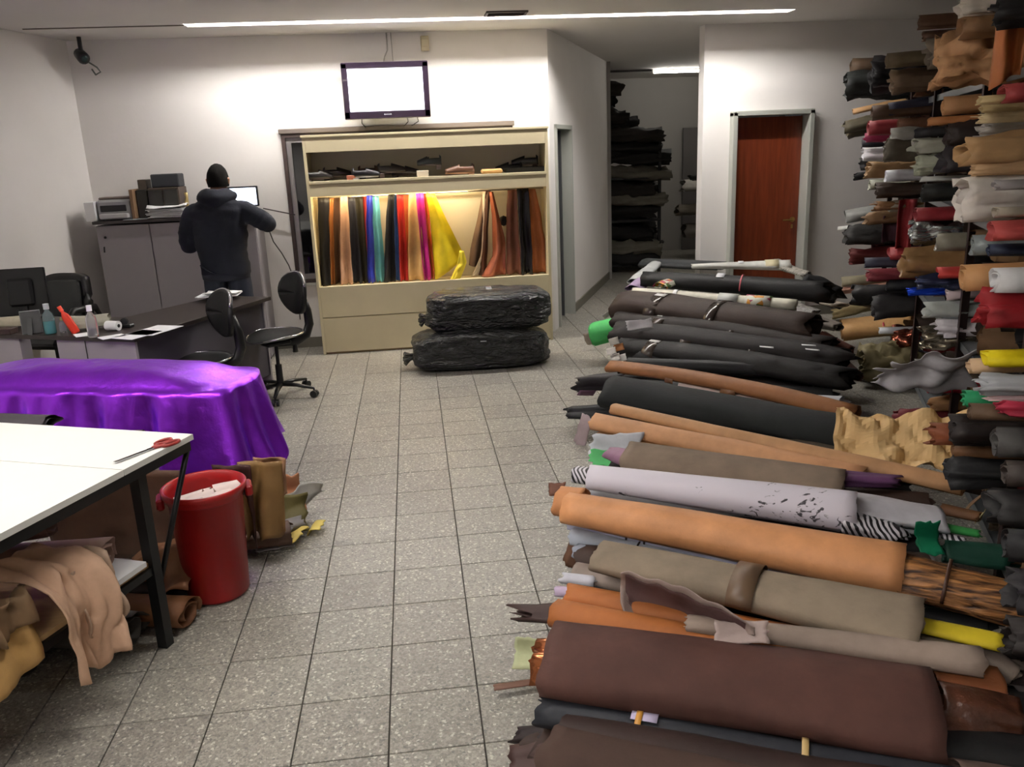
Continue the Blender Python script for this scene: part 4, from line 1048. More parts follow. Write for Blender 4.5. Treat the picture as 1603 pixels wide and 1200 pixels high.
tag(build('leather_scrap', sheet_mb(q, (.9, .35, .25), (0, .6, -.6), .24, .14, .04, 5, curl=.5), hide((168, 166, 160)), smooth=True, solid=.004), 'pale grey scrap pointing up right of the hides', 'leather scrap')
q = atz(440, 808, .07)
tag(build('leather_scrap', sheet_mb(q, (.9, .2, -.1), (.1, .5, .7), .26, .2, .05, 8, curl=.6), hide((92, 84, 46)), smooth=True, solid=.004), 'olive green scrap crumpled on the floor heap', 'leather scrap')
q = atz(462, 822, .05)
tag(build('leather_scrap', roll_mb(q+V((-.16, -.06, .0)), q+V((.02, .02, .0)), .045, flat=.8, turns=1.3, inner=.7, wob=.15, seed=2), hide((132, 128, 126)), smooth=True, solid=.004), 'grey scrap tube right of the olive scrap', 'leather scrap')
q = atz(452, 836, .045)
tag(build('leather_scrap', sheet_mb(q, (.4, .9, .1), (.9, -.3, .55), .16, .13, .02, 12, curl=.5), hide((206, 182, 96)), smooth=True, solid=.004), 'yellow scrap on the floor heap nearest the bin', 'leather scrap')
q = atz(490, 822, .04)
tag(build('leather_scrap', sheet_mb(q, (.3, .9, .1), (.9, -.3, .7), .09, .09, .01, 15, curl=.5), hide((210, 190, 100)), smooth=True, solid=.004), 'small yellow scrap at the right tip of the heap', 'leather scrap')
q = atz(410, 838, .07)
tag(build('leather_scrap', roll_mb(q+V((-.18, -.03, 0)), q+V((.12, .02, 0)), .07, flat=.6, turns=1.4, inner=.6, wob=.2, seed=22), hide((88, 66, 54)), smooth=True, solid=.004), 'brown scrap roll at the foot of the olive hide', 'leather scrap')
q = atz(428, 848, .03)
tag(build('leather_scrap', sheet_mb(q, (1, .2, .0), (-.1, .5, .4), .2, .1, .02, 18, curl=.3), hide((150, 148, 150)), smooth=True, solid=.004), 'light grey scrap lying flat in front of the yellow one', 'leather scrap')
# gap in the sheet at its left end with a beige hide and a dark cover
q = atz(62, 640, .58)
tag(build('leather_scrap', sheet_mb(q, (.9, -.3, .1), (.1, .2, 1), .16, .16, .02, 2), hide((170, 138, 112)), smooth=True, solid=.004), 'beige hide showing through a gap at the left of the purple sheet', 'leather scrap')
q = atz(30, 655, .70)
tag(build('leather_roll', roll_mb(q+V((-.4, .14, -.02)), q+V((.14, -.02, -.02)), .06, flat=.6, turns=1.5, wob=.1, seed=6), hide((58, 54, 58)), smooth=True), 'dark grey roll behind the white table, left of the purple sheet', 'leather roll')
q = atz(168, 668, .68)
tag(build('leather_roll', roll_mb(q+V((-.12, .03, -.05)), q+V((.14, -.02, -.05)), .05, flat=.6, turns=1.5, wob=.1, seed=6.5), hide((86, 74, 70)), smooth=True), 'greyish brown roll just behind the white table edge', 'leather roll')

# ------------------------------------------------------------------ white cutting table
TZ = .78
A = atz(302, 679, TZ); B = atz(0, 661, TZ); Cc = atz(0, 835, TZ)
A = V((A.x, A.y, 0)); B = V((B.x, B.y, 0)); Cc = V((Cc.x, Cc.y, 0))
d1 = (B-A).normalized(); d2_ = (Cc-A).normalized(); L2 = 1.75; L1 = 1.7
wt = thing('cutting_table', 'white topped cutting table on a black steel frame', 'table', (A.x, A.y, 0))
th = .022
def quad(a, s0, s1, t0, t1): return [a+d1*s0+d2_*t0, a+d1*s1+d2_*t0, a+d1*s1+d2_*t1, a+d1*s0+d2_*t1]
M_TOP = mat('white_melamine', (236, 236, 230), .35, var=.02, vscale=3)
jt = .385   # the joint between the two top boards
for t0, t1 in ((0, jt-.002), (jt+.002, L2)):
    q = quad(A, 0, L1, t0, t1); q2 = [(p.x, p.y) for p in q]
    if (q[1]-q[0]).cross(q[3]-q[0]).z < 0: q2 = q2[::-1]
    build('top_board', MB().prism(q2, TZ-th, TZ), M_TOP, wt)
M_STEEL = plain('black_square_tube', (24, 24, 25), .4, .3)
fr = MB(); zf = TZ-th-.02
def P3(s, t_, z): p = A+d1*s+d2_*t_; return V((p.x, p.y, z))
for (a, b) in ((P3(.0+.02, .02, zf), P3(.02, L2-.02, zf)), (P3(.02, .02, zf), P3(L1-.02, .02, zf)), (P3(.02, L2-.02, zf), P3(L1-.02, L2-.02, zf))): fr.span(a, b, .035, .035)
build('top_frame', fr, M_STEEL, wt)
lf_ = atz(237, 1000, 0); lt_ = V((lf_.x, lf_.y, 0))-A
s_leg = lt_.dot(d1); t_leg = lt_.dot(d2_)
sl, tl_ = .06, .26
for (s, t_) in ((sl, tl_), (L1-.1, tl_), (sl, L2-.3), (L1-.1, L2-.3)):
    build('leg', MB().span(P3(s, t_, 0), P3(s, t_, zf), .042, .042, up=d1), M_STEEL, wt)
ZS = .33
fr = MB()
fr.span(P3(sl, tl_, ZS), P3(sl, L2-.3, ZS), .03, .03); fr.span(P3(sl, tl_, ZS), P3(L1-.1, tl_, ZS), .03, .03); fr.span(P3(L1-.1, tl_, ZS), P3(L1-.1, L2-.3, ZS), .03, .03)
build('shelf_frame', fr, M_STEEL, wt)
build('brace', MB().tube([P3(.015, .02, zf-.0), P3(sl+.01, tl_-.03, .24)], .011, 8), M_STEEL, wt, smooth=True)
q = [P3(sl-.0, tl_+.02, 0), P3(L1-.1, tl_+.02, 0), P3(L1-.1, L2-.3, 0), P3(sl, L2-.3, 0)]
q2 = [(p.x, p.y) for p in q]
if (q[1]-q[0]).cross(q[3]-q[0]).z < 0: q2 = q2[::-1]
build('lower_shelf', MB().prism(q2, ZS+.016, ZS+.034), mat('raw_plywood', (196, 160, 112), .6, var=.12, vscale=3, stretch=(2, 20, 2)), wt)
# the things on the lower shelf: folded hides spilling over the aisle edge
def lowhide(px, py, z, U, W, su, sw_, amp, seed, col, label, curl=.0, droop=0, name='leather_hide', freq=1.0, n=22):
    q = atz(px, py, z)
    return tag(build(name, sheet_mb(q, U, W, su, sw_, amp, seed, curl, droop, n=n, freq=freq), hide(col, .65), smooth=True, solid=.006), label, 'leather hide', 'hides on the lower shelf of the cutting table')
Sz = ZS+.034
def spill(s0, s1, tdepth, z0, drop, col, seed, label, amp=.03, out=.05, sx=0, w_end=.8):
    """a hide lying on the lower shelf from depth tdepth to the aisle edge, then hanging over it by `drop`"""
    nn = 26
    def fn(a, b):
        t_ = s0+(s1-s0)*(.5+(a-.5)*(1-(1-w_end)*b))
        L_ = tdepth+drop; d = b*L_
        if d < tdepth: s = sl+tdepth-d; z = z0+.04*math.sin(b*5+seed)+.03*abs(nz(a*4, b*5, seed))
        else:
            e = d-tdepth; z = z0-e*.93; s = sl-out*math.sin(min(1, e/.1)*PI/2)-.03*math.sin(a*7+seed)
        p = P3(s, t_, z+amp*nz(a*4+seed, b*4, seed)); p += -d1*(amp*1.6*abs(nz(a*5+seed, b*3, 2+seed))*(1 if b > .3 else .3))
        return p
    return tag(build('leather_hide', MB().grid(fn, nn, nn), hide(col, .65), smooth=True, solid=.006), label, 'leather hide', 'hides on the lower shelf of the cutting table')
spill(.52, .78, .25, Sz+.14, .36, (205, 168, 140), 1.0, 'pinkish beige hide spilling from the lower shelf into the aisle', .05, .05, w_end=.75)
spill(.48, .66, .20, Sz+.10, .20, (176, 150, 128), 6.0, 'shorter greyish beige fold at the right of the spilling hide', .05, .03)
spill(.80, 1.10, .3, Sz+.16, .10, (132, 106, 78), 3.0, 'olive brown folded hide on the lower shelf at the left', .04, .02, w_end=1)
spill(.78, 1.25, .34, Sz+.06, .13, (196, 156, 96), 4.0, 'mustard tan hide lying under the olive brown one', .02, .04, w_end=.9)
q = P3(.45, .62, Sz+.13)
tag(build('leather_roll', roll_mb(P3(.12, .42, Sz+.09), P3(.95, .75, Sz+.11), .085, .1, flat=.7, turns=2, wob=.12, seed=3), hide((150, 118, 104)), smooth=True, solid=.003), 'dusty rose leather roll deep on the lower shelf', 'leather roll')
tag(build('leather_roll', roll_mb(P3(.3, .45, Sz+.22), P3(1.2, .95, Sz+.2), .08, .09, flat=.7, turns=2, wob=.12, seed=8), hide((108, 82, 74)), smooth=True, solid=.003), 'mauve brown roll on top at the back of the lower shelf', 'leather roll')
q = P3(.14, tl_+.13, Sz+.012)
tag(build('white_board', MB().box(q, (.2, .16, .02), rz=math.atan2(d1.y, d1.x)), M_WHITE), 'small white board piece at the shelf corner beside the leg', 'board')
for k, (s, t_, r_, col, lab) in enumerate(((.30, .32, .10, (70, 66, 60), 'dark grey hide roll on the floor under the lower shelf'), (.18, .12, .08, (110, 72, 44), 'tan brown roll on the floor behind the table leg'), (.55, .55, .1, (50, 44, 42), 'blackish roll on the floor deep under the cutting table'))):
    tag(build('leather_roll', roll_mb(P3(s-.12, t_, r_*.75), P3(s+.75, t_+.1, r_*.75), r_, flat=.7, turns=1.8, wob=.12, seed=30+k), hide(col), smooth=True, solid=.003), lab, 'leather roll')
q = atz(262, 925, .06); tag(build('leather_scrap', roll_mb(q+V((-.12, .03, 0)), q+V((.09, -.02, 0)), .06, flat=.7, turns=1.4, wob=.2, seed=41), hide((34, 26, 26)), smooth=True), 'black scrap on the floor between table leg and red bin', 'leather scrap')
q = atz(288, 950, .01); tag(build('leather_scrap', sheet_mb(q, (1, 0, 0), (0, 1, 0), .12, .09, .008, 44), hide((196, 186, 110)), smooth=True, solid=.003), 'pale yellow scrap under the edge of the red bin', 'leather scrap')
q = atz(250, 900, .12); tag(build('leather_scrap', sheet_mb(q, (1, 0, .2), (0, 1, .4), .3, .3, .06, 47), hide((124, 84, 56)), smooth=True, solid=.003), 'brown crumpled scrap beside the table leg', 'leather scrap')
# scissors
s1 = atz(262, 692, TZ+.006); s2 = atz(180, 723, TZ+.006); dd = (s1-s2).normalized(); nn_ = V((-dd.y, dd.x, 0))
t = thing('scissors', 'scissors with dark red handles on the white table corner', 'scissors', (s1.x, s1.y, TZ))
Ls = (s1-s2).length; pv = s2+dd*Ls*.62
for sg in (-1, 1):
    build('blade', MB().span(pv+dd*.02, s2+nn_*sg*.004, .012, .002).span(pv-dd*.0, pv+dd*.03, .014, .003), M_CHROME, t)
    pts = [pv+dd*.02, pv+dd*.05+nn_*sg*.012]+[pv+dd*(.085+.035*math.cos(a))+nn_*(sg*.022+.016*math.sin(a)) for a in [PI+k*2*PI/12 for k in range(13)]]
    build('handle', MB().tube(pts, .0065, 8), plain('red_plastic', (130, 36, 32), .4), t, smooth=True)

# ------------------------------------------------------------------ red bin
bb = atz(338, 930, 0); bc = V((-.755, 1.155, 0))
t = thing('waste_bin', 'red plastic waste bin with rubbish at the corner of the white table', 'bin', bc)
M_RED = mat('red_plastic_bin', (150, 20, 22), .38, var=.06, vscale=5)
Hb = .50
build('bucket', MB().lathe(bc, [(0, .004), (.118, .004), (.128, .015), (.150, Hb*.9), (.153, Hb*.9), (.158, Hb*.91), (.158, Hb*.945), (.170, Hb*.955), (.172, Hb), (.166, Hb+.004), (.158, Hb), (.148, Hb*.93), (.122, .02), (0, .018)], 48), M_RED, t, smooth=True)
for a in (0.25, 0.25+PI):
    c_ = bc+V((math.cos(a)*.175, math.sin(a)*.175, Hb-.045)); build('grip', MB().box(c_, (.03, .09, .05), rz=a, bev=.008), M_RED, t)
mb = MB()
for k in range(9):
    a = k*2.4; rr = .09*math.sqrt((k+.5)/9)
    c_ = bc+V((math.cos(a)*rr, math.sin(a)*rr, Hb-.09+.015*(k % 3)))
    mb.add(*(lambda g: (g.v, g.f))(roll_mb(c_+V((-.04, 0, 0)), c_+V((.04, .02, .01)), .035, turns=1.1, wob=.4, seed=k+.3, nl=6, nphi=10)))
rb = build('rubbish', mb, plain('rubbish_paper', (214, 196, 190), .5), smooth=True); rb['kind'] = 'stuff'; tag(rb, 'crumpled pale paper and plastic rubbish filling the red bin', 'rubbish')

# ------------------------------------------------------------------ the long pile of leather rolls on the floor
def pw(px, z): return px*z/F_PX
STK = 'leather rolls in the long floor pile'
def pile_roll(xl, yl, zl, xr, yr, zr, hl, hr, col, label, flat=.8, seed=1.0, sag=0.0, turns=2.1, inner=.4, wob=.05, rag=.015, rag1=None, gloss=.6, metal=0,
              m=None, solid=.003, nl=18, nphi=20, phi0=-.6, freq=1.0, name='leather_roll', cat='leather roll'):
    """centre line from its left to its right end (pixels at known heights), apparent thickness hl, hr in pixels"""
    p0 = atz(xl, yl, zl); p1 = atz(xr, yr, zr)
    d0 = to_px(p0)[2]; d1_ = to_px(p1)[2]
    k = .5*(flat+.55)
    r0 = hl/2*d0/F_PX/((flat*1.15+.0) if flat < .8 else .96); r1 = hr/2*d1_/F_PX/((flat*1.15) if flat < .8 else .96)
    o = build(name, roll_mb(p0, p1, r0, r1, flat, turns, inner, rag, sag, wob, seed, nl, nphi, phi0, freq, rag1), m or hide(col, gloss, metal), smooth=True, solid=solid)
    tag(o, label, cat, STK if cat == 'leather roll' else None)
    return o, p0, p1, r0, r1
def child_band(par, p0, p1, r0, r1, t, w, col, name, flat=.8, gloss=.4, a0=-.2, a1=PI+.2, off=.004, metal=0, mm=None, wid=1.0):
    """a strip (tape, string, paper tag) lying round the upper side of a roll at fraction t"""
    a = (V(p1)-V(p0)); L = a.length; a.normalize(); side = a.cross(V((0, 0, 1))).normalized(); up = side.cross(a)
    def fn(u, v):
        ph = a0+(a1-a0)*u; tt = t+(v-.5)*w/L; r = (r0+(r1-r0)*tt)*1.012+off; c = V(p0)+a*L*tt
        return c+side*math.cos(ph)*r*(1+(1-flat)*.55)+up*math.sin(ph)*r*flat
    return build(name, MB().grid(fn, 18, 2), mm or plain(name, col, gloss, metal), par, smooth=True, solid=.001)

# lower layers, mostly dark hides: left ends step along the aisle, right ends reach towards the rack
random.seed(11)
SD = V((math.sin(math.radians(17)), math.cos(math.radians(17)), 0))
PUD = V((math.cos(math.radians(24)), -math.sin(math.radians(24)), 0))
base0 = V((.50, .0, 0))
low_cols = [((46, 31, 27), 'dark brown'), ((20, 20, 21), 'black'), ((52, 36, 29), 'chocolate brown'), ((74, 66, 56), 'taupe'), ((28, 22, 21), 'blackish brown'),
            ((186, 186, 190), 'pale grey'), ((120, 78, 46), 'rust brown'), ((62, 58, 56), 'charcoal')]
n_low = 0
def line_left(v):
    return base0+SD*v
ordn = ['first', 'second', 'third', 'fourth', 'fifth', 'sixth', 'seventh', 'eighth', 'ninth', 'tenth', 'eleventh', 'twelfth', 'thirteenth', 'fourteenth', 'fifteenth',
        'sixteenth', 'seventeenth', 'eighteenth', 'nineteenth', 'twentieth', 'twenty-first', 'twenty-second', 'twenty-third', 'twenty-fourth', 'twenty-fifth', 'twenty-sixth',
        'twenty-seventh', 'twenty-eighth', 'twenty-ninth', 'thirtieth', 'thirty-first', 'thirty-second']
for layer, (z, r_, v0, v1, step) in enumerate(((.075, .080, -.75, 5.3, .205), (.205, .072, -.65, 5.2, .21), (.325, .062, 3.5, 5.1, .22), (.43, .055, 4.4, 5.0, .21))):
    v = v0; k = 0
    while v < v1:
        jit = random.uniform(-.05, .06); c_, cn = low_cols[int(random.random()*(2.99 if v < .8 else 5.6)) if (v < .8 or random.random() < .75) else random.randrange(8)]
        p0 = line_left(v)+PUD*(jit+.05+.05*layer)+V((0, 0, z)); Lr = random.uniform(1.22, 1.42)-.06*layer
        p1 = p0+PUD*Lr+V((0, 0, -.02*layer*0))
        o = build('leather_roll', roll_mb(p0, p1, r_*random.uniform(.92, 1.05), flat=.82, turns=2.2, inner=.3, rag=random.uniform(.01, .05), rag1=.06, wob=.08, seed=v*3+layer*17, nl=9, nphi=14), hide(c_), smooth=True)
        tag(o, '%s roll in the %s layer of the floor pile, %s from its near end' % (cn, ['bottom', 'second', 'third', 'fourth'][layer], ordn[k]), 'leather roll', STK)
        v += step; k += 1

# top rolls, from the far end towards the viewer
o, *g = pile_roll(1085, 417, .66, 1235, 415, .66, 10, 22, (196, 196, 190), 'white rolled hide narrowing to a point at the far end of the pile', flat=.7, seed=2, wob=.1)
child_band(o, *g, .82, .12, (206, 196, 160), 'cream_band', flat=.7)
child_band(o, *g, .50, .05, (226, 226, 230), 'paper_tag', flat=.7, a0=.8, a1=1.8)
pile_roll(1212, 412, .67, 1265, 430, .60, 18, 12, (150, 138, 112), 'crumpled beige and black hide end on the far end of the pile', flat=.6, seed=3, wob=.3, turns=1.4, m=mat('streaked_hide', (196, 190, 178), .6, var=.5, vscale=14, col2=(40, 38, 38), stretch=(2, 14, 2)), cat='leather bundle')
pile_roll(1012, 411, .60, 1130, 416, .60, 16, 16, (48, 50, 52), 'dark slate sheet rolled flat at the back left of the pile', flat=.35, seed=4)
o, *g = pile_roll(1008, 437, .62, 1285, 457, .55, 32, 46, (12, 12, 13), 'black roll with a white paper tag at the far end of the pile', flat=.85, seed=5, rag1=.12, wob=.07)
child_band(o, *g, .455, .07, (214, 214, 218), 'paper_tag', flat=.85, a0=.9, a1=2.0, off=.006)
child_band(o, *g, .575, .012, (190, 90, 100), 'pink_string', flat=.85, off=.005)
pile_roll(1262, 452, .52, 1302, 466, .45, 46, 40, (20, 20, 22), 'ragged black hide ends sticking out at the far right of the pile', flat=.9, seed=6, wob=.35, rag=.08, turns=1.3, cat='leather bundle')
pile_roll(1262, 465, .42, 1318, 478, .42, 8, 8, (190, 176, 160), 'pale strip poking out at the right of the black roll', flat=.3, seed=66, cat='leather scrap')
pile_roll(994, 441, .56, 1026, 412, .62, 14, 9, (176, 178, 178), 'pale grey hide tail curling up at the far left of the pile', flat=.5, seed=7, wob=.2, turns=1.2, cat='leather scrap')
pile_roll(990, 452, .55, 1012, 434, .58, 16, 8, (160, 140, 170), 'small lilac hide end at the far left of the pile', flat=.5, seed=8, wob=.2, turns=1.2, cat='leather scrap')
o, *g = pile_roll(992, 458, .575, 1245, 478, .53, 20, 24, (214, 210, 194), 'long cream white roll with a floral patch behind the dark bundles', flat=.85, seed=9, turns=1.8)
M_FLO = bpy.data.materials.new('floral_print'); M_FLO.use_nodes = True
nt = M_FLO.node_tree; vo = nt.nodes.new('ShaderNodeTexVoronoi'); vo.inputs['Scale'].default_value = 24; tc = nt.nodes.new('ShaderNodeTexCoord'); nt.links.new(tc.outputs['Object'], vo.inputs['Vector'])
cr = nt.nodes.new('ShaderNodeValToRGB'); cr.color_ramp.interpolation = 'CONSTANT'; cr.color_ramp.elements[0].color = lin((206, 206, 190)); cr.color_ramp.elements[1].position = .3; cr.color_ramp.elements[1].color = lin((88, 120, 60))
for p_, c_ in ((.48, (206, 140, 40)), (.62, (150, 40, 70)), (.8, (214, 210, 200))):
    e_ = cr.color_ramp.elements.new(p_); e_.color = lin(c_)
sp_ = nt.nodes.new('ShaderNodeSeparateColor'); nt.links.new(vo.outputs['Color'], sp_.inputs['Color']); nt.links.new(sp_.outputs['Red'], cr.inputs['Fac']); nt.links.new(cr.outputs['Color'], nt.nodes['Principled BSDF'].inputs['Base Color'])
child_band(o, *g, .79, .20, None, 'floral_band', flat=.85, mm=M_FLO, off=.006)
child_band(o, *g, .28, .035, (240, 240, 240), 'tape', flat=.85)
child_band(o, *g, .61, .16, (196, 198, 194), 'grey_wrap', flat=.85, off=.004)
pile_roll(1032, 447, .62, 1046, 442, .63, 14, 12, (216, 70, 100), 'small floral pink scrap lying on the far black roll', flat=.5, seed=10, wob=.2, turns=1.2, m=M_FLO, cat='leather scrap')
pile_roll(1244, 484, .46, 1275, 492, .44, 26, 20, (90, 84, 80), 'crumpled grey and brown hide ends right of the cream roll', flat=.7, seed=11, wob=.35, turns=1.3, m=mat('mottled_hide', (60, 56, 54), .5, var=.5, vscale=30, col2=(190, 186, 180)), cat='leather bundle')
def dark_bundle(args, label, bands, col=(54, 40, 33), flat=.62, seed=1, sag=-.02, wob=.07):
    args = list(args); args[6] *= 1.3; args[7] *= 1.3
    o, *g = pile_roll(*args, col, label, flat=flat, seed=seed, sag=sag, wob=wob, turns=2.1, rag=.05, rag1=.08, gloss=.7)
    for (t_, w_, c_) in bands: child_band(o, *g, t_, w_, c_, 'clear_tape', flat=flat, gloss=.15, off=.007)
    for (t_, w_, c_) in bands[:1]: child_band(o, *g, t_, w_*.9, (206, 204, 200), 'paper_label', flat=flat, gloss=.5, off=.011, a0=1.25, a1=1.5)
    return o
TP = (62, 54, 49)
dark_bundle((982, 477, .52, 1265, 514, .46, 42, 44), 'broad dark brown hide bundle just in front of the cream roll', [(.22, .10, TP), (.55, .08, TP)], (50, 37, 30), seed=12)
dark_bundle((975, 500, .44, 1290, 543, .38, 26, 32), 'dark brown hide bundle under the broadest one', [(.23, .09, TP), (.6, .05, TP)], (31, 23, 20), seed=13)
dark_bundle((972, 521, .42, 1312, 562, .36, 32, 36), 'blackish hide bundle with a taped label near its middle', [(.36, .08, TP), (.66, .05, TP)], (22, 16, 15), seed=14)
dark_bundle((980, 543, .35, 1318, 592, .30, 30, 34), 'black hide bundle with a taped label near its left end', [(.16, .09, TP), (.55, .06, TP)], (17, 14, 13), seed=15)
pile_roll(1285, 530, .38, 1330, 552, .30, 36, 30, (90, 50, 38), 'reddish brown hide ends right of the dark bundles', flat=.8, seed=16, wob=.3, turns=1.4, cat='leather bundle')
pile_roll(1300, 565, .28, 1338, 590, .22, 40, 36, (78, 50, 40), 'brown ragged hide ends low at the right of the dark bundles', flat=.8, seed=17, wob=.3, turns=1.4, cat='leather bundle')
pile_roll(1265, 500, .40, 1312, 512, .38, 30, 18, (108, 100, 92), 'grey taupe hide ends right of the broad dark bundle', flat=.7, seed=18, wob=.3, turns=1.4, cat='leather bundle')
for xx, yy, w_, h_ in ((1266, 540, 22, 8), (1272, 547, 12, 6), (1200, 543, 10, 5)):
    q = atz(xx, yy, .47); tag(build('paper_label', sheet_mb(q, (1, -.4, -.1), (.3, 1, 0), .09, .035, .004, xx, n=4, ragged=0), M_WHITE, smooth=True, solid=.001), 'white label on the right half of the dark bundles at picture column %d' % xx if False else {1266: 'long white label near the right end of the dark bundles', 1272: 'small white label just under the long label', 1200: 'tiny white label on the middle dark bundle'}[xx], 'label')
# bright green hide and white scraps at the aisle end
pile_roll(934, 522, .24, 992, 508, .34, 46, 40, (78, 186, 100), 'bright green hide bulging out at the aisle side of the pile', flat=.9, seed=21, turns=1.3, inner=.8, wob=.12, rag=.01, cat='leather scrap')
q = atz(932, 528, .12); tag(build('leather_scrap', sheet_mb(q, (-.4, -.2, 1), (1, -.4, .2), .14, .2, .02, 23, n=8), hide((164, 150, 138)), smooth=True, solid=.003), 'beige grey scrap peeking out left of the green hide', 'leather scrap')
q = atz(1000, 508, .52); tag(build('leather_scrap', sheet_mb(q, (1, -.1, .1), (.1, .4, .6), .2, .07, .025, 24, n=10), hide((206, 202, 206)), smooth=True, solid=.003), 'white ragged scrap above the green hide', 'leather scrap')
q = atz(966, 482, .5); tag(build('leather_scrap', sheet_mb(q, (.8, -.1, .6), (.1, .7, -.7), .28, .07, .02, 25, curl=.4, n=10), hide((190, 188, 180)), smooth=True, solid=.003), 'thin pale curled strip at the left end of the broad dark bundle', 'leather scrap')
q = atz(963, 555, .36)
for k, (dx, dz) in enumerate(((-.03, .03), (.03, .05), (.0, -.02), (.05, -.03), (-.01, .1))):
    tag(build('leather_scrap', sheet_mb(q+V((dx, dx*.3, dz)), (1, -.3, .3), (.2, .3, .9), .07, .05, .012, 26+k, n=6, ragged=.05), hide([(222, 216, 208), (176, 120, 74), (230, 226, 220), (240, 236, 232), (200, 196, 186)][k]), smooth=True, solid=.003),
        ['small white scrap by the left end of the tan roll', 'rust coloured scrap by the left end of the tan roll', 'white square scrap by the left end of the tan roll', 'bright white tag at the left tip of the tan roll', 'pale beige scrap above the left tip of the tan roll'][k], 'leather scrap')
# long tan roll, bowed
o, *g = pile_roll(958, 574, .335, 1340, 648, .30, 24, 34, (140, 92, 54), 'long tan brown roll in front of the dark bundles', flat=.75, seed=31, sag=-.035, wob=.05, turns=1.9)
child_band(o, *g, .30, .06, (110, 74, 46), 'tape', flat=.75); child_band(o, *g, .55, .10, (112, 76, 48), 'tape', flat=.75)
pile_roll(1070, 603, .30, 1250, 640, .27, 18, 22, (196, 178, 170), 'pinkish white hide edge between the tan roll and the black sheet', flat=.6, seed=32)
pile_roll(1232, 622, .27, 1330, 655, .22, 26, 24, (40, 34, 28), 'dark scrappy hides at the right end between tan roll and black sheet', flat=.7, seed=33, wob=.3, cat='leather bundle')
# broad black hide
o, *g = pile_roll(960, 612, .33, 1348, 680, .27, 58, 62, (30, 32, 32), 'broad black suede roll across the middle of the pile', flat=.62, seed=34, wob=.035, turns=2.2, rag=.01, gloss=.85, nl=26, nphi=26)
pile_roll(912, 602, .24, 962, 596, .28, 26, 36, (26, 22, 26), 'black ragged hide end at the aisle side of the broad black roll', flat=.8, seed=35, wob=.35, turns=1.4, rag=.06, cat='leather bundle')
pile_roll(898, 645, .12, 985, 640, .16, 22, 30, (20, 20, 22), 'black ragged hide reaching lowest into the aisle by the black roll', flat=.7, seed=36, wob=.35, turns=1.4, rag=.06, cat='leather bundle')
q = atz(918, 616, .2); tag(build('leather_scrap', sheet_mb(q, (1, 0, -.2), (0, .6, -.6), .12, .08, .02, 37, n=6), hide((120, 84, 110)), smooth=True, solid=.003), 'small mauve scrap between the black ragged hide ends', 'leather scrap')
q = atz(912, 675, .09); tag(build('leather_scrap', sheet_mb(q, (.3, -.1, 1), (.9, -.5, .1), .22, .09, .03, 38, n=8), hide((170, 152, 154)), smooth=True, solid=.003), 'pinkish grey scrap hanging to the floor below the black hides', 'leather scrap')
# tan and peach rolls
pile_roll(962, 640, .37, 1508, 762, .29, 22, 36, (186, 142, 100), 'long peach tan roll reaching past the paper to the right', flat=.85, seed=39, wob=.04, turns=2.3, rag=.01)
o, *g = pile_roll(936, 661, .32, 1350, 745, .27, 34, 46, (198, 148, 106), 'peach tan roll with a folded open left end', flat=.8, seed=40, wob=.06, turns=2.2, rag=.03)
pile_roll(942, 683, .25, 1340, 770, .22, 22, 34, (186, 144, 102), 'thin tan roll under the peach roll with the open end', flat=.8, seed=41, wob=.05)
# crumpled kraft paper
q = atz(1408, 700, .34)
def kraft(a, b):
    x = (a-.5)*.62; y = (b-.5)*.36
    h = .16*abs(nz(x*5+2, y*5, 1))+.06*abs(nz(x*11, y*9, 3))
    p = q+PUD*x*(1-.1*abs(nz(y*9, 2)))+V((.30, .62, .42)).normalized()*y*(1+.5*nz(x*8, 7))
    return p+V((0, -.4, .9)).normalized()*h
tag(build('kraft_paper', MB().grid(kraft, 34, 22), mat('kraft_paper', (226, 190, 134), .7, var=.05), solid=.002), 'large crumpled sheet of tan wrapping paper on the pile', 'paper')
# white sheet, green patch and grey-brown suede
q = atz(965, 702, .25); tag(build('leather_scrap', sheet_mb(q, (1, -.3, .05), (.1, .5, .8), .30, .16, .02, 42, curl=.3, n=14), hide((206, 208, 214)), smooth=True, solid=.003), 'white hide end under the tan rolls at the aisle side', 'leather scrap')
q = atz(950, 718, .22); tag(build('leather_scrap', sheet_mb(q, (1, -.3, .0), (.1, .5, .6), .20, .10, .012, 43, curl=.3, n=12), hide((96, 196, 118)), smooth=True, solid=.003), 'green hide edge peeking out above the white scuffed roll', 'leather scrap')
pile_roll(958, 710, .30, 1010, 722, .32, 26, 44, (150, 112, 136), 'mauve hide end at the left of the grey brown suede', flat=.7, seed=44, wob=.2, turns=1.5, cat='leather scrap')
pile_roll(985, 715, .33, 1318, 762, .30, 56, 62, (128, 112, 96), 'broad grey brown suede roll behind the white scuffed roll', flat=.6, seed=45, wob=.03, turns=2.0, rag=.01, gloss=.85, nl=22, nphi=26)
pile_roll(1300, 748, .31, 1392, 752, .30, 30, 20, (104, 66, 104), 'purple hide end at the right of the grey brown suede', flat=.6, seed=46, wob=.25, turns=1.4, rag1=.05, cat='leather scrap')
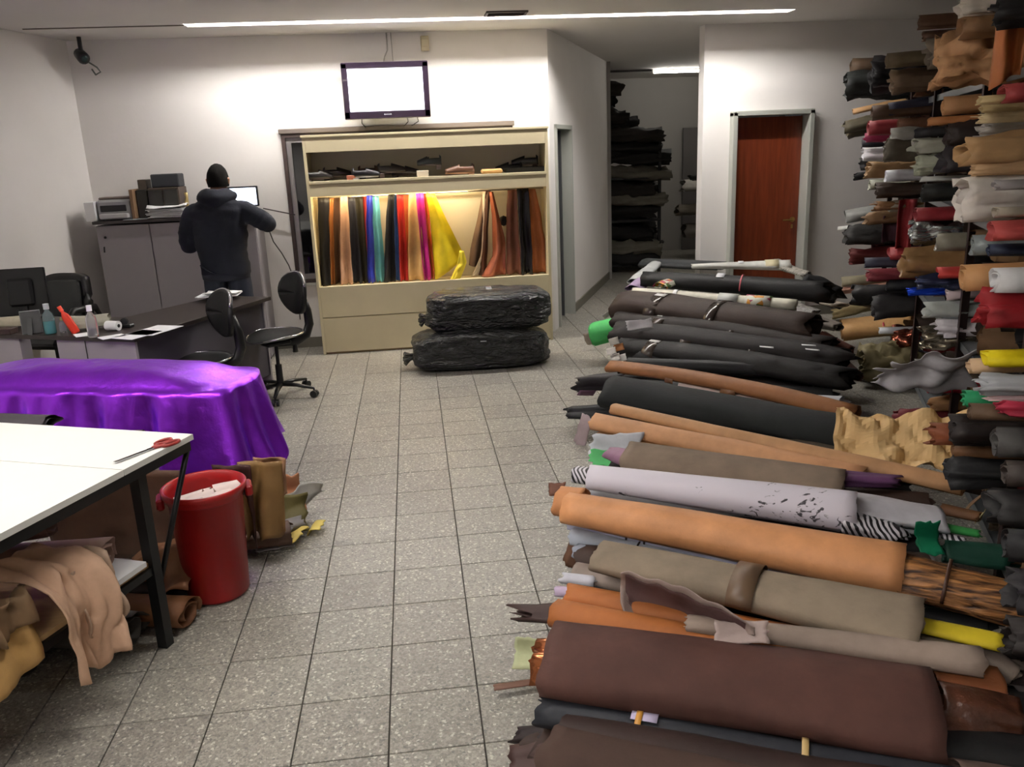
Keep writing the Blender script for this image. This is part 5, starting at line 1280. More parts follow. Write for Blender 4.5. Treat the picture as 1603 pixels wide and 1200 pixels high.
# zebra roll inside the white one
def zebra():
    m = bpy.data.materials.new('zebra_print'); m.use_nodes = True; nt = m.node_tree
    tc = nt.nodes.new('ShaderNodeTexCoord'); mp = nt.nodes.new('ShaderNodeMapping'); mp.inputs['Rotation'].default_value = (.5, .3, .5)
    w = nt.nodes.new('ShaderNodeTexWave'); w.inputs['Scale'].default_value = 16; w.inputs['Distortion'].default_value = 5; w.inputs['Detail'].default_value = 1
    r = nt.nodes.new('ShaderNodeValToRGB'); r.color_ramp.elements[0].position = .42; r.color_ramp.elements[1].position = .5; r.color_ramp.elements[0].color = lin((28, 26, 30)); r.color_ramp.elements[1].color = lin((214, 210, 216))
    L = nt.links; L.new(tc.outputs['Object'], mp.inputs['Vector']); L.new(mp.outputs['Vector'], w.inputs['Vector']); L.new(w.outputs['Fac'], r.inputs['Fac']); L.new(r.outputs['Color'], nt.nodes['Principled BSDF'].inputs['Base Color'])
    return m
M_ZEB = zebra()
def scuffed():
    m = mat('scuffed_white_hide', (222, 216, 226), .55, var=.03); nt = m.node_tree; b = nt.nodes['Principled BSDF']; L = nt.links
    tc = nt.nodes.new('ShaderNodeTexCoord'); n = nt.nodes.new('ShaderNodeTexNoise'); n.inputs['Scale'].default_value = 26; n.inputs['Detail'].default_value = 5; n.inputs['Distortion'].default_value = 1.0
    n2 = nt.nodes.new('ShaderNodeTexNoise'); n2.inputs['Scale'].default_value = 4.5
    mp = nt.nodes.new('ShaderNodeMapping'); mp.inputs['Scale'].default_value = (.7, 1.6, 1.6); L.new(tc.outputs['Object'], mp.inputs['Vector'])
    L.new(mp.outputs['Vector'], n.inputs['Vector']); L.new(tc.outputs['Object'], n2.inputs['Vector'])
    mu = nt.nodes.new('ShaderNodeMath'); mu.operation = 'MULTIPLY'; L.new(n.outputs['Fac'], mu.inputs[0]); L.new(n2.outputs['Fac'], mu.inputs[1])
    r = nt.nodes.new('ShaderNodeValToRGB'); r.color_ramp.elements[0].position = .37; r.color_ramp.elements[1].position = .40; r.color_ramp.elements[0].color = lin((222, 216, 226)); r.color_ramp.elements[1].color = lin((70, 66, 72))
    L.new(mu.outputs[0], r.inputs['Fac']); L.new(r.outputs['Color'], b.inputs['Base Color']); return m
pile_roll(1322, 812, .315, 1390, 830, .29, 44, 40, (0, 0, 0), 'zebra striped flap hanging out of the right end of the white scuffed roll', flat=.7, seed=147, m=M_ZEB, turns=1.4, wob=.2, rag1=.07)
pile_roll(903, 742, .36, 1300, 797, .33, 32, 40, (0, 0, 0), 'zebra striped roll inside the white scuffed roll, showing at its aisle end', flat=.85, seed=47, m=M_ZEB, turns=2.2, rag1=.06)
pile_roll(925, 747, .365, 1337, 803, .33, 44, 74, (0, 0, 0), 'white scuffed roll around the zebra striped one', flat=.85, seed=48, m=scuffed(), turns=1.25, inner=.92, wob=.02, rag=.008, nl=22, nphi=28)
pile_roll(1335, 790, .33, 1470, 812, .29, 34, 34, (196, 194, 200), 'pale grey sheets folded flat right of the white scuffed roll', flat=.4, seed=49, wob=.12, turns=1.6)
pile_roll(1345, 812, .27, 1440, 824, .26, 20, 16, (208, 206, 212), 'second pale grey fold lower right of the white scuffed roll', flat=.4, seed=50, wob=.12, turns=1.6)
pile_roll(1392, 818, .24, 1455, 835, .22, 26, 20, (32, 32, 40), 'black striped hide end under the pale grey sheets', flat=.7, seed=51, wob=.2, turns=1.5, cat='leather scrap')
q = atz(1450, 840, .28); tag(build('leather_scrap', sheet_mb(q, (1, -.2, .1), (0, .3, .9), .10, .14, .02, 52, curl=.6, n=10), hide((18, 122, 84)), smooth=True, solid=.003), 'emerald green hide tip at the right side of the pile', 'leather scrap')
pile_roll(1465, 822, .28, 1528, 834, .26, 16, 14, (60, 150, 76), 'bright green roll end at the right side of the pile', flat=.7, seed=53, wob=.1, turns=1.5)
pile_roll(1480, 862, .2, 1560, 870, .2, 50, 44, (16, 60, 46), 'dark green crumpled hide at the right side of the pile', flat=.8, seed=54, wob=.35, turns=1.5, rag1=.07, cat='leather bundle')
pile_roll(1472, 836, .26, 1505, 846, .25, 14, 12, (150, 146, 160), 'grey striped roll end between the green hides', flat=.8, seed=55, wob=.1, m=M_ZEB)
pile_roll(1478, 797, .2, 1530, 808, .2, 22, 20, (110, 76, 50), 'brown roll end above the bright green one', flat=.8, seed=56)
pile_roll(1500, 745, .22, 1600, 770, .2, 46, 50, (58, 40, 30), 'dark brown hides between the pile and the rack, by the paper', flat=.8, seed=57, wob=.25, turns=1.5, cat='leather bundle')
q = atz(1545, 745, .30); tag(build('leather_scrap', sheet_mb(q, (.6, -.2, .6), (.3, .3, .8), .12, .10, .03, 58, n=8), hide((176, 140, 116)), smooth=True, solid=.003), 'pinkish tan torn scrap at the right of the paper', 'leather scrap')
q = atz(1534, 780, .24); tag(build('leather_scrap', sheet_mb(q, (.2, -.2, .9), (.7, .3, .2), .17, .07, .03, 59, n=8), hide((186, 150, 112)), smooth=True, solid=.003), 'tan torn scrap hanging below the torn pinkish one', 'leather scrap')
q = atz(1537, 808, .2); tag(build('leather_scrap', sheet_mb(q, (.2, -.2, .9), (.7, .3, .2), .07, .07, .02, 60, n=6), hide((206, 190, 140)), smooth=True, solid=.003), 'small yellowish scrap above the dark green hide', 'leather scrap')
# orange roll with dark pleated fur roll inside
pile_roll(890, 795, .37, 1412, 893, .34, 58, 96, (206, 146, 98), 'long bright orange tan roll, thicker at the right', flat=.85, seed=61, wob=.02, turns=1.35, inner=.85, rag=.008, nl=24, nphi=28, gloss=.5)
o, *g = pile_roll(878, 784, .37, 912, 789, .37, 52, 58, (202, 140, 92), 'orange tan cuff at the aisle end of the orange roll', flat=.88, seed=62, wob=.03, turns=1.4, inner=.75, rag=.012, nl=8, nphi=24)
q = atz(873, 765, .40); tag(build('leather_scrap', sheet_mb(q, (1, -.3, .1), (.1, .4, .5), .08, .06, .012, 63, n=6), hide((100, 62, 46)), smooth=True, solid=.003), 'small brown point at the aisle end of the orange roll', 'leather scrap')
def pleat():
    m = bpy.data.materials.new('pleated_brown'); m.use_nodes = True; nt = m.node_tree; L = nt.links; b = nt.nodes['Principled BSDF']; b.inputs['Roughness'].default_value = .45
    tc = nt.nodes.new('ShaderNodeTexCoord'); n = nt.nodes.new('ShaderNodeTexNoise'); n.inputs['Scale'].default_value = 7; n.inputs['Detail'].default_value = 5; n.inputs['Distortion'].default_value = .4
    mr = nt.nodes.new('ShaderNodeMapping'); mr.inputs['Rotation'].default_value = (0, 0, .50); L.new(tc.outputs['Object'], mr.inputs['Vector']); mp = nt.nodes.new('ShaderNodeMapping'); mp.inputs['Scale'].default_value = (1.0, 9, 9); L.new(mr.outputs['Vector'], mp.inputs['Vector']); L.new(mp.outputs['Vector'], n.inputs['Vector'])
    r = nt.nodes.new('ShaderNodeValToRGB'); r.color_ramp.elements[0].position = .38; r.color_ramp.elements[0].color = lin((48, 26, 16)); r.color_ramp.elements[1].position = .66; r.color_ramp.elements[1].color = lin((182, 126, 72))
    L.new(n.outputs['Fac'], r.inputs['Fac']); L.new(r.outputs['Color'], b.inputs['Base Color'])
    bp = nt.nodes.new('ShaderNodeBump'); bp.inputs['Strength'].default_value = .9; bp.inputs['Distance'].default_value = .012; L.new(n.outputs['Fac'], bp.inputs['Height']); L.new(bp.outputs['Normal'], b.inputs['Normal'])
    return m
o, *g = pile_roll(1370, 885, .345, 1600, 948, .31, 84, 80, (0, 0, 0), 'dark brown pleated roll coming out of the orange one', flat=.85, seed=64, m=pleat(), turns=1.6, wob=.06, freq=2.6, nl=30, nphi=48, rag1=.03, solid=0)
child_band(o, *g, .50, .012, (70, 44, 30), 'cord', flat=.85, off=.006)
# pale blue rolls under it
o, *g = pile_roll(898, 815, .28, 1330, 915, .26, 34, 36, (190, 192, 216), 'pale lilac roll tied with black string under the orange roll', flat=.85, seed=65, wob=.03)
for t_ in (.24, .31): child_band(o, *g, t_, .008, (24, 24, 28), 'black_string', off=.004)
o, *g = pile_roll(902, 838, .24, 1440, 962, .22, 36, 40, (176, 184, 196), 'pale blue grey roll below the lilac roll', flat=.85, seed=67, wob=.03)
for t_ in (.22, .74): child_band(o, *g, t_, .008, (24, 24, 28), 'black_string', off=.004)
pile_roll(905, 862, .22, 940, 868, .22, 26, 26, (150, 158, 172), 'grey blue roll end with faint print at the aisle', flat=.85, seed=68, wob=.1, turns=1.5)
q = atz(897, 862, .18); tag(build('leather_scrap', sheet_mb(q, (.3, -.1, .9), (.7, -.3, .1), .15, .06, .02, 69, n=8), hide((96, 66, 48)), smooth=True, solid=.003), 'brown torn scrap at the aisle below the pale blue rolls', 'leather scrap')
# taupe hides
pile_roll(905, 897, .24, 1010, 915, .25, 42, 44, (140, 126, 116), 'rolled taupe hide end at the aisle beneath the large taupe hide', flat=.8, seed=70, wob=.05)
o, *g = pile_roll(940, 868, .37, 1440, 978, .345, 46, 86, (136, 122, 104), 'large taupe hide roll with a brown tape band', flat=.62, seed=71, wob=.045, turns=2.0, rag=.01, nl=24, nphi=28, gloss=.8)
child_band(o, *g, .50, .085, (98, 78, 60), 'brown_tape', flat=.62, gloss=.4, off=.007)
pile_roll(1080, 975, .33, 1532, 1034, .33, 30, 54, (148, 132, 120), 'lighter taupe roll lying in front of the large taupe hide', flat=.85, seed=72, wob=.03, turns=2.1, rag1=.012, nl=20, nphi=24, gloss=.8)
# open fold of the taupe hide
q0_ = atz(972, 905, .37); q1_ = atz(1175, 985, .34)
def fold(a, b, inset=0.0):
    p = q0_+(q1_-q0_)*a
    w = math.sin(PI*min(1, a*1.0+.03))**.6
    n = V((-.25, -.95, 0))
    out = .075+(.11*b**1.5-.135*math.sin(PI*b)+.02)*w+.02*nz(a*5, b*3, 1)
    z = .05-(.035+.20*w)*b+.012*nz(a*7, b*4)+.05*w*(1-b)**6
    return p+n*(out-inset)+V((0, 0, z+inset*.3))
fh = tag(build('leather_hide', MB().grid(fold, 30, 16), hide((150, 132, 124), .8), smooth=True, solid=.004), 'open taupe fold gaping at the front of the large taupe hide', 'leather hide')
build('shaded_inside', MB().grid(lambda a, b: fold(.04+a*.9, .06+b*.66, -.004), 26, 12), hide((92, 68, 66), .8), fh, smooth=True, solid=.002)  # inside of the fold: the shadow in the cavity is put into its darker colour
pile_roll(1010, 935, .28, 1110, 962, .27, 18, 16, (84, 62, 62), 'dark mauve hide inside the open taupe fold', flat=.6, seed=73, wob=.2, turns=1.3, cat='leather hide')
q = atz(1160, 990, .36); tag(build('leather_scrap', sheet_mb(q, (1, -.3, 0), (.2, .6, .5), .16, .07, .02, 74, n=10), hide((170, 152, 146)), smooth=True, solid=.003), 'ragged pinkish scrap at the end of the open taupe fold', 'leather scrap')
pile_roll(1400, 968, .35, 1560, 1003, .34, 22, 26, (206, 184, 40), 'yellow hide edge right of the large taupe hide', flat=.6, seed=75, wob=.08, turns=1.5)
pile_roll(1430, 985, .29, 1520, 1012, .29, 44, 44, (136, 124, 104), 'olive taupe hide ends beside the yellow edge', flat=.7, seed=76, wob=.2, turns=1.5, cat='leather bundle')
pile_roll(1520, 1012, .27, 1590, 1060, .24, 60, 50, (120, 108, 98), 'grey taupe ragged ends at the right of the lighter taupe roll', flat=.7, seed=77, wob=.35, turns=1.5, cat='leather bundle')
# orange brown rolls
pile_roll(893, 930, .30, 1260, 1000, .28, 42, 44, (160, 96, 48), 'orange brown roll under the taupe hides', flat=.8, seed=78, wob=.03, turns=2.0)
pile_roll(872, 958, .285, 1425, 1062, .275, 50, 52, (164, 98, 48), 'lower orange brown roll just behind the big dark brown hide', flat=.8, seed=79, wob=.03, turns=2.0)
pile_roll(1460, 1060, .27, 1560, 1075, .26, 60, 60, (128, 76, 44), 'rust brown hide ends right of the big dark brown hide', flat=.8, seed=80, wob=.25, turns=1.4, cat='leather bundle')
for k, (xx, yy, w_, c_, lb) in enumerate(((885, 905, .06, (206, 206, 214), 'small white roll tip left of the taupe roll end'), (875, 925, .06, (200, 180, 206), 'small lilac scrap left of the orange brown roll'))):
    q = atz(xx, yy, .25); tag(build('leather_scrap', roll_mb(q, q+PUD*.1, .022, turns=1.3, wob=.1, seed=80+k, nl=6), hide(c_), smooth=True, solid=.002), lb, 'leather scrap')
# big dark brown hide with copper foil roll inside
o, *g = pile_roll(842, 1030, .24, 1500, 1120, .22, 70, 96, (0, 0, 0), 'shiny copper roll sticking out of the big dark brown hide', flat=.8, seed=81, wob=.22, freq=1.8, turns=1.8, gloss=.2, metal=.9,
               m=mat('copper_foil', (196, 122, 80), .22, .95, var=.1, bump=.2, bscale=20), nl=30, nphi=30)
pile_roll(862, 1026, .28, 1458, 1112, .255, 100, 124, (78, 50, 43), 'big dark reddish brown hide roll near the front of the pile', flat=.6, seed=82, wob=.03, turns=1.9, inner=.6, rag=.006, nl=24, nphi=32, gloss=.75)
pile_roll(1468, 1110, .24, 1585, 1135, .22, 110, 100, (70, 44, 32), 'crumpled brown hide ends right of the big dark brown hide', flat=.8, seed=83, wob=.3, turns=1.5, m=mat('crinkled_brown', (78, 46, 32), .35, var=.4, vscale=12, bump=.6, bscale=18, bdist=.02), cat='leather bundle')
q = atz(826, 1020, .2); tag(build('leather_scrap', sheet_mb(q, (1, -.3, .0), (.0, .4, .8), .09, .10, .02, 84, curl=.4, n=8), hide((186, 192, 150)), smooth=True, solid=.003), 'pale green scrap beside the copper roll end', 'leather scrap')
pile_roll(832, 962, .14, 900, 965, .16, 26, 34, (56, 38, 34), 'dark brown ragged hide hooking into the aisle', flat=.6, seed=85, wob=.4, turns=1.3, rag=.07, cat='leather scrap')
q = atz(808, 1071, .03); tag(build('leather_scrap', sheet_mb(q, (1, .1, .0), (.0, 1, .1), .16, .03, .006, 86, n=6), hide((110, 80, 66)), smooth=True, solid=.003), 'thin brown pointed scrap lying in the aisle by the copper roll', 'leather scrap')
# charcoal roll with label and the nearest brown hide
o, *g = pile_roll(850, 1112, .20, 1500, 1232, .20, 50, 66, (38, 40, 46), 'charcoal blue roll with a white label at the front of the pile', flat=.85, seed=87, wob=.03, turns=2.2, nl=20, nphi=24)
child_band(o, *g, .275, .075, (206, 196, 226), 'paper_label', flat=.85, a0=1.2, a1=2.5, off=.005)
child_band(o, *g, .262, .018, (206, 150, 70), 'masking_tape', flat=.85, a0=.9, a1=2.8, off=.009)
child_band(o, *g, .665, .018, (206, 176, 120), 'masking_tape', flat=.85, a0=.6, a1=2.8, off=.006)
pile_roll(862, 1186, .20, 1300, 1290, .19, 90, 110, (66, 48, 40), 'nearest dark brown hide at the bottom edge of the view', flat=.6, seed=88, wob=.03, turns=1.9, inner=.6, nl=20, nphi=28, gloss=.8)
pile_roll(822, 1150, .08, 880, 1148, .12, 20, 34, (36, 26, 26), 'dark pointed hide end in the aisle under the charcoal roll', flat=.6, seed=89, wob=.35, turns=1.3, rag=.05, cat='leather scrap')
pile_roll(815, 1190, .06, 880, 1185, .08, 40, 60, (66, 44, 40), 'brown ragged hide end in the aisle at the bottom edge', flat=.6, seed=90, wob=.35, turns=1.3, rag=.05, cat='leather scrap')
pile_roll(1490, 1170, .16, 1640, 1200, .14, 110, 110, (30, 26, 26), 'blackish hides at the lower right corner of the view', flat=.7, seed=91, wob=.3, turns=1.5, cat='leather bundle')
pile_roll(1500, 1230, .2, 1640, 1260, .18, 90, 100, (96, 78, 70), 'grey brown hide at the very bottom right of the view', flat=.7, seed=92, wob=.2, turns=1.5, cat='leather bundle')

# ------------------------------------------------------------------ storage rack on the right
SH = [.10, .72, 1.38, 2.04]
RDEP = 1.0
M_RACK = mat('brown_slotted_steel', (56, 40, 38), .5, .3, var=.2, vscale=10)
M_SHELF = plain('grey_steel_shelf', (118, 122, 124), .45, .4)
rk = thing('storage_rack', 'brown slotted steel storage rack with grey shelves crammed with leather', 'rack', tuple(RF-RD*3.0))
S0, S1 = -3.2, 4.35
posts = [-2.6, -1.3, 0.0, 1.62, 2.9, 4.1]
for s in posts:
    for dep in (0.0, RDEP):
        b_ = RF+RD*s+RU*(dep+.02); mb = MB()
        mb.span(b_, b_+V((0, 0, 2.12)), .045, .004, up=RU)
        mb.span(b_+RD*.02+RU*.02, b_+RD*.02+RU*.02+V((0, 0, 2.12)), .004, .045, up=RU)
        build('post', mb, M_RACK, rk)
for z in SH:
    for i in range(len(posts)-1):
        a = RF+RD*posts[i]; b = RF+RD*posts[i+1]; m_ = (a+b)/2
        mb = MB(); mb.span(a+RU*.52+V((0, 0, z)), b+RU*.52+V((0, 0, z)), .96, .004, up=V((0, 0, 1)))
        mb.span(a+RU*.04+V((0, 0, z-.018)), b+RU*.04+V((0, 0, z-.018)), .006, .04)
        build('shelf', mb, M_SHELF, rk)

def tier_name(z): return 'top' if z > 2.0 else 'upper shelf' if z > 1.36 else 'middle shelf' if z > .70 else 'bottom shelf'
def plane_s(px, py):
    """distance along the rack front at which the sight line through this pixel crosses it"""
    d = ray(px, py); n = RU
    t_ = (RF-CP).dot(n)/d.dot(n); p = CP+d*t_
    return (p-RF).dot(RD), p
rack_list = []
def R(xl, yl, xb, yb, h, col, desc, kind='R', gloss=.6, metal=0, seed=None, zmin=.05):
    seed = xl*.013+yl*.017 if seed is None else seed
    for p0x, lo in ((1533-(yl-138)*.105, 12), (1450-(yl-138)*.07, 12)):
        if 125 < yl < 660 and xl < p0x-lo and kind != 'H': xb = min(xb, p0x-4)
    s, pb = plane_s(xb, yb)
    s = max(-2.6, min(4.1, s))
    # keep the picture position of the front crossing at the clamped depth
    b0 = RF+RD*s; dpt = to_px(b0+V((0, 0, 1.2)))[2]
    d = ray(xb, yb); t_ = (b0-CP).dot(RD)/d.dot(RD) if abs(d.dot(RD)) > 1e-6 else 1
    pb = CP+d*t_
    d2 = ray(xl, yl); t2 = (b0-CP).dot(RD)/d2.dot(RD); pl = CP+d2*t2
    r_ = h/2*dpt/F_PX
    pb.z = max(pb.z, r_+.01); pl.z = max(pl.z, r_+.01)
    din = (pb-pl); ln = max(din.length, .05); din = RU
    pe = pb+RU*.55; pe.z = pb.z
    pl = V(pl)
    if kind == 'R': mb = roll_mb(pl, pe, r_*1.1, flat=.88, turns=2.2, inner=.25, rag=.010, wob=.09, seed=seed, nl=10, nphi=16); name = 'leather_roll'
    elif kind == 'S': mb = roll_mb(pl, pe, r_*1.7, flat=.55, turns=1.5, inner=.6, rag=.012, wob=.12, seed=seed, nl=12, nphi=16); name = 'folded_hide'
    elif kind == 'C': mb = roll_mb(pl, pe, r_*1.35, flat=.88, turns=1.5, inner=.45, rag=.03, wob=.3, seed=seed, nl=16, nphi=22, freq=1.7); name = 'crumpled_hide'
    elif kind == 'X': mb = roll_mb(pl, pe, r_*1.25, flat=.95, turns=1.3, inner=.6, rag=.03, wob=.38, seed=seed, nl=34, nphi=30, freq=4.0); name = 'ruffled_hide'
    elif kind == 'H':   # piece hanging down in front of the rack
        ztop = pl.z+r_; zbot = max(.02, pl.z-r_); w = pb-pl; w.z = 0
        def fn(a, b, pl=pl, w=w, ztop=ztop, zbot=zbot):
            p = pl+w*a*(1-.15*b); p.z = ztop+(zbot-ztop)*b*(1-.12*nz(a*2+seed, seed))+(pb.z-pl.z)*a
            return p+RD*(-.03+.035*math.sin(a*7+seed)+.03*nz(a*3, b*3, seed))
        mb = MB().grid(fn, 14, 14); name = 'hanging_hide'
    m = hide(col, gloss, metal) if kind != 'F' else None
    o = build(name, mb, m, smooth=True, solid=.003)
    rack_list.append((o, desc, (pb-RF).dot(RD), pb.z, name))
    return o, pl, pe, r_
BK = (28, 27, 28)
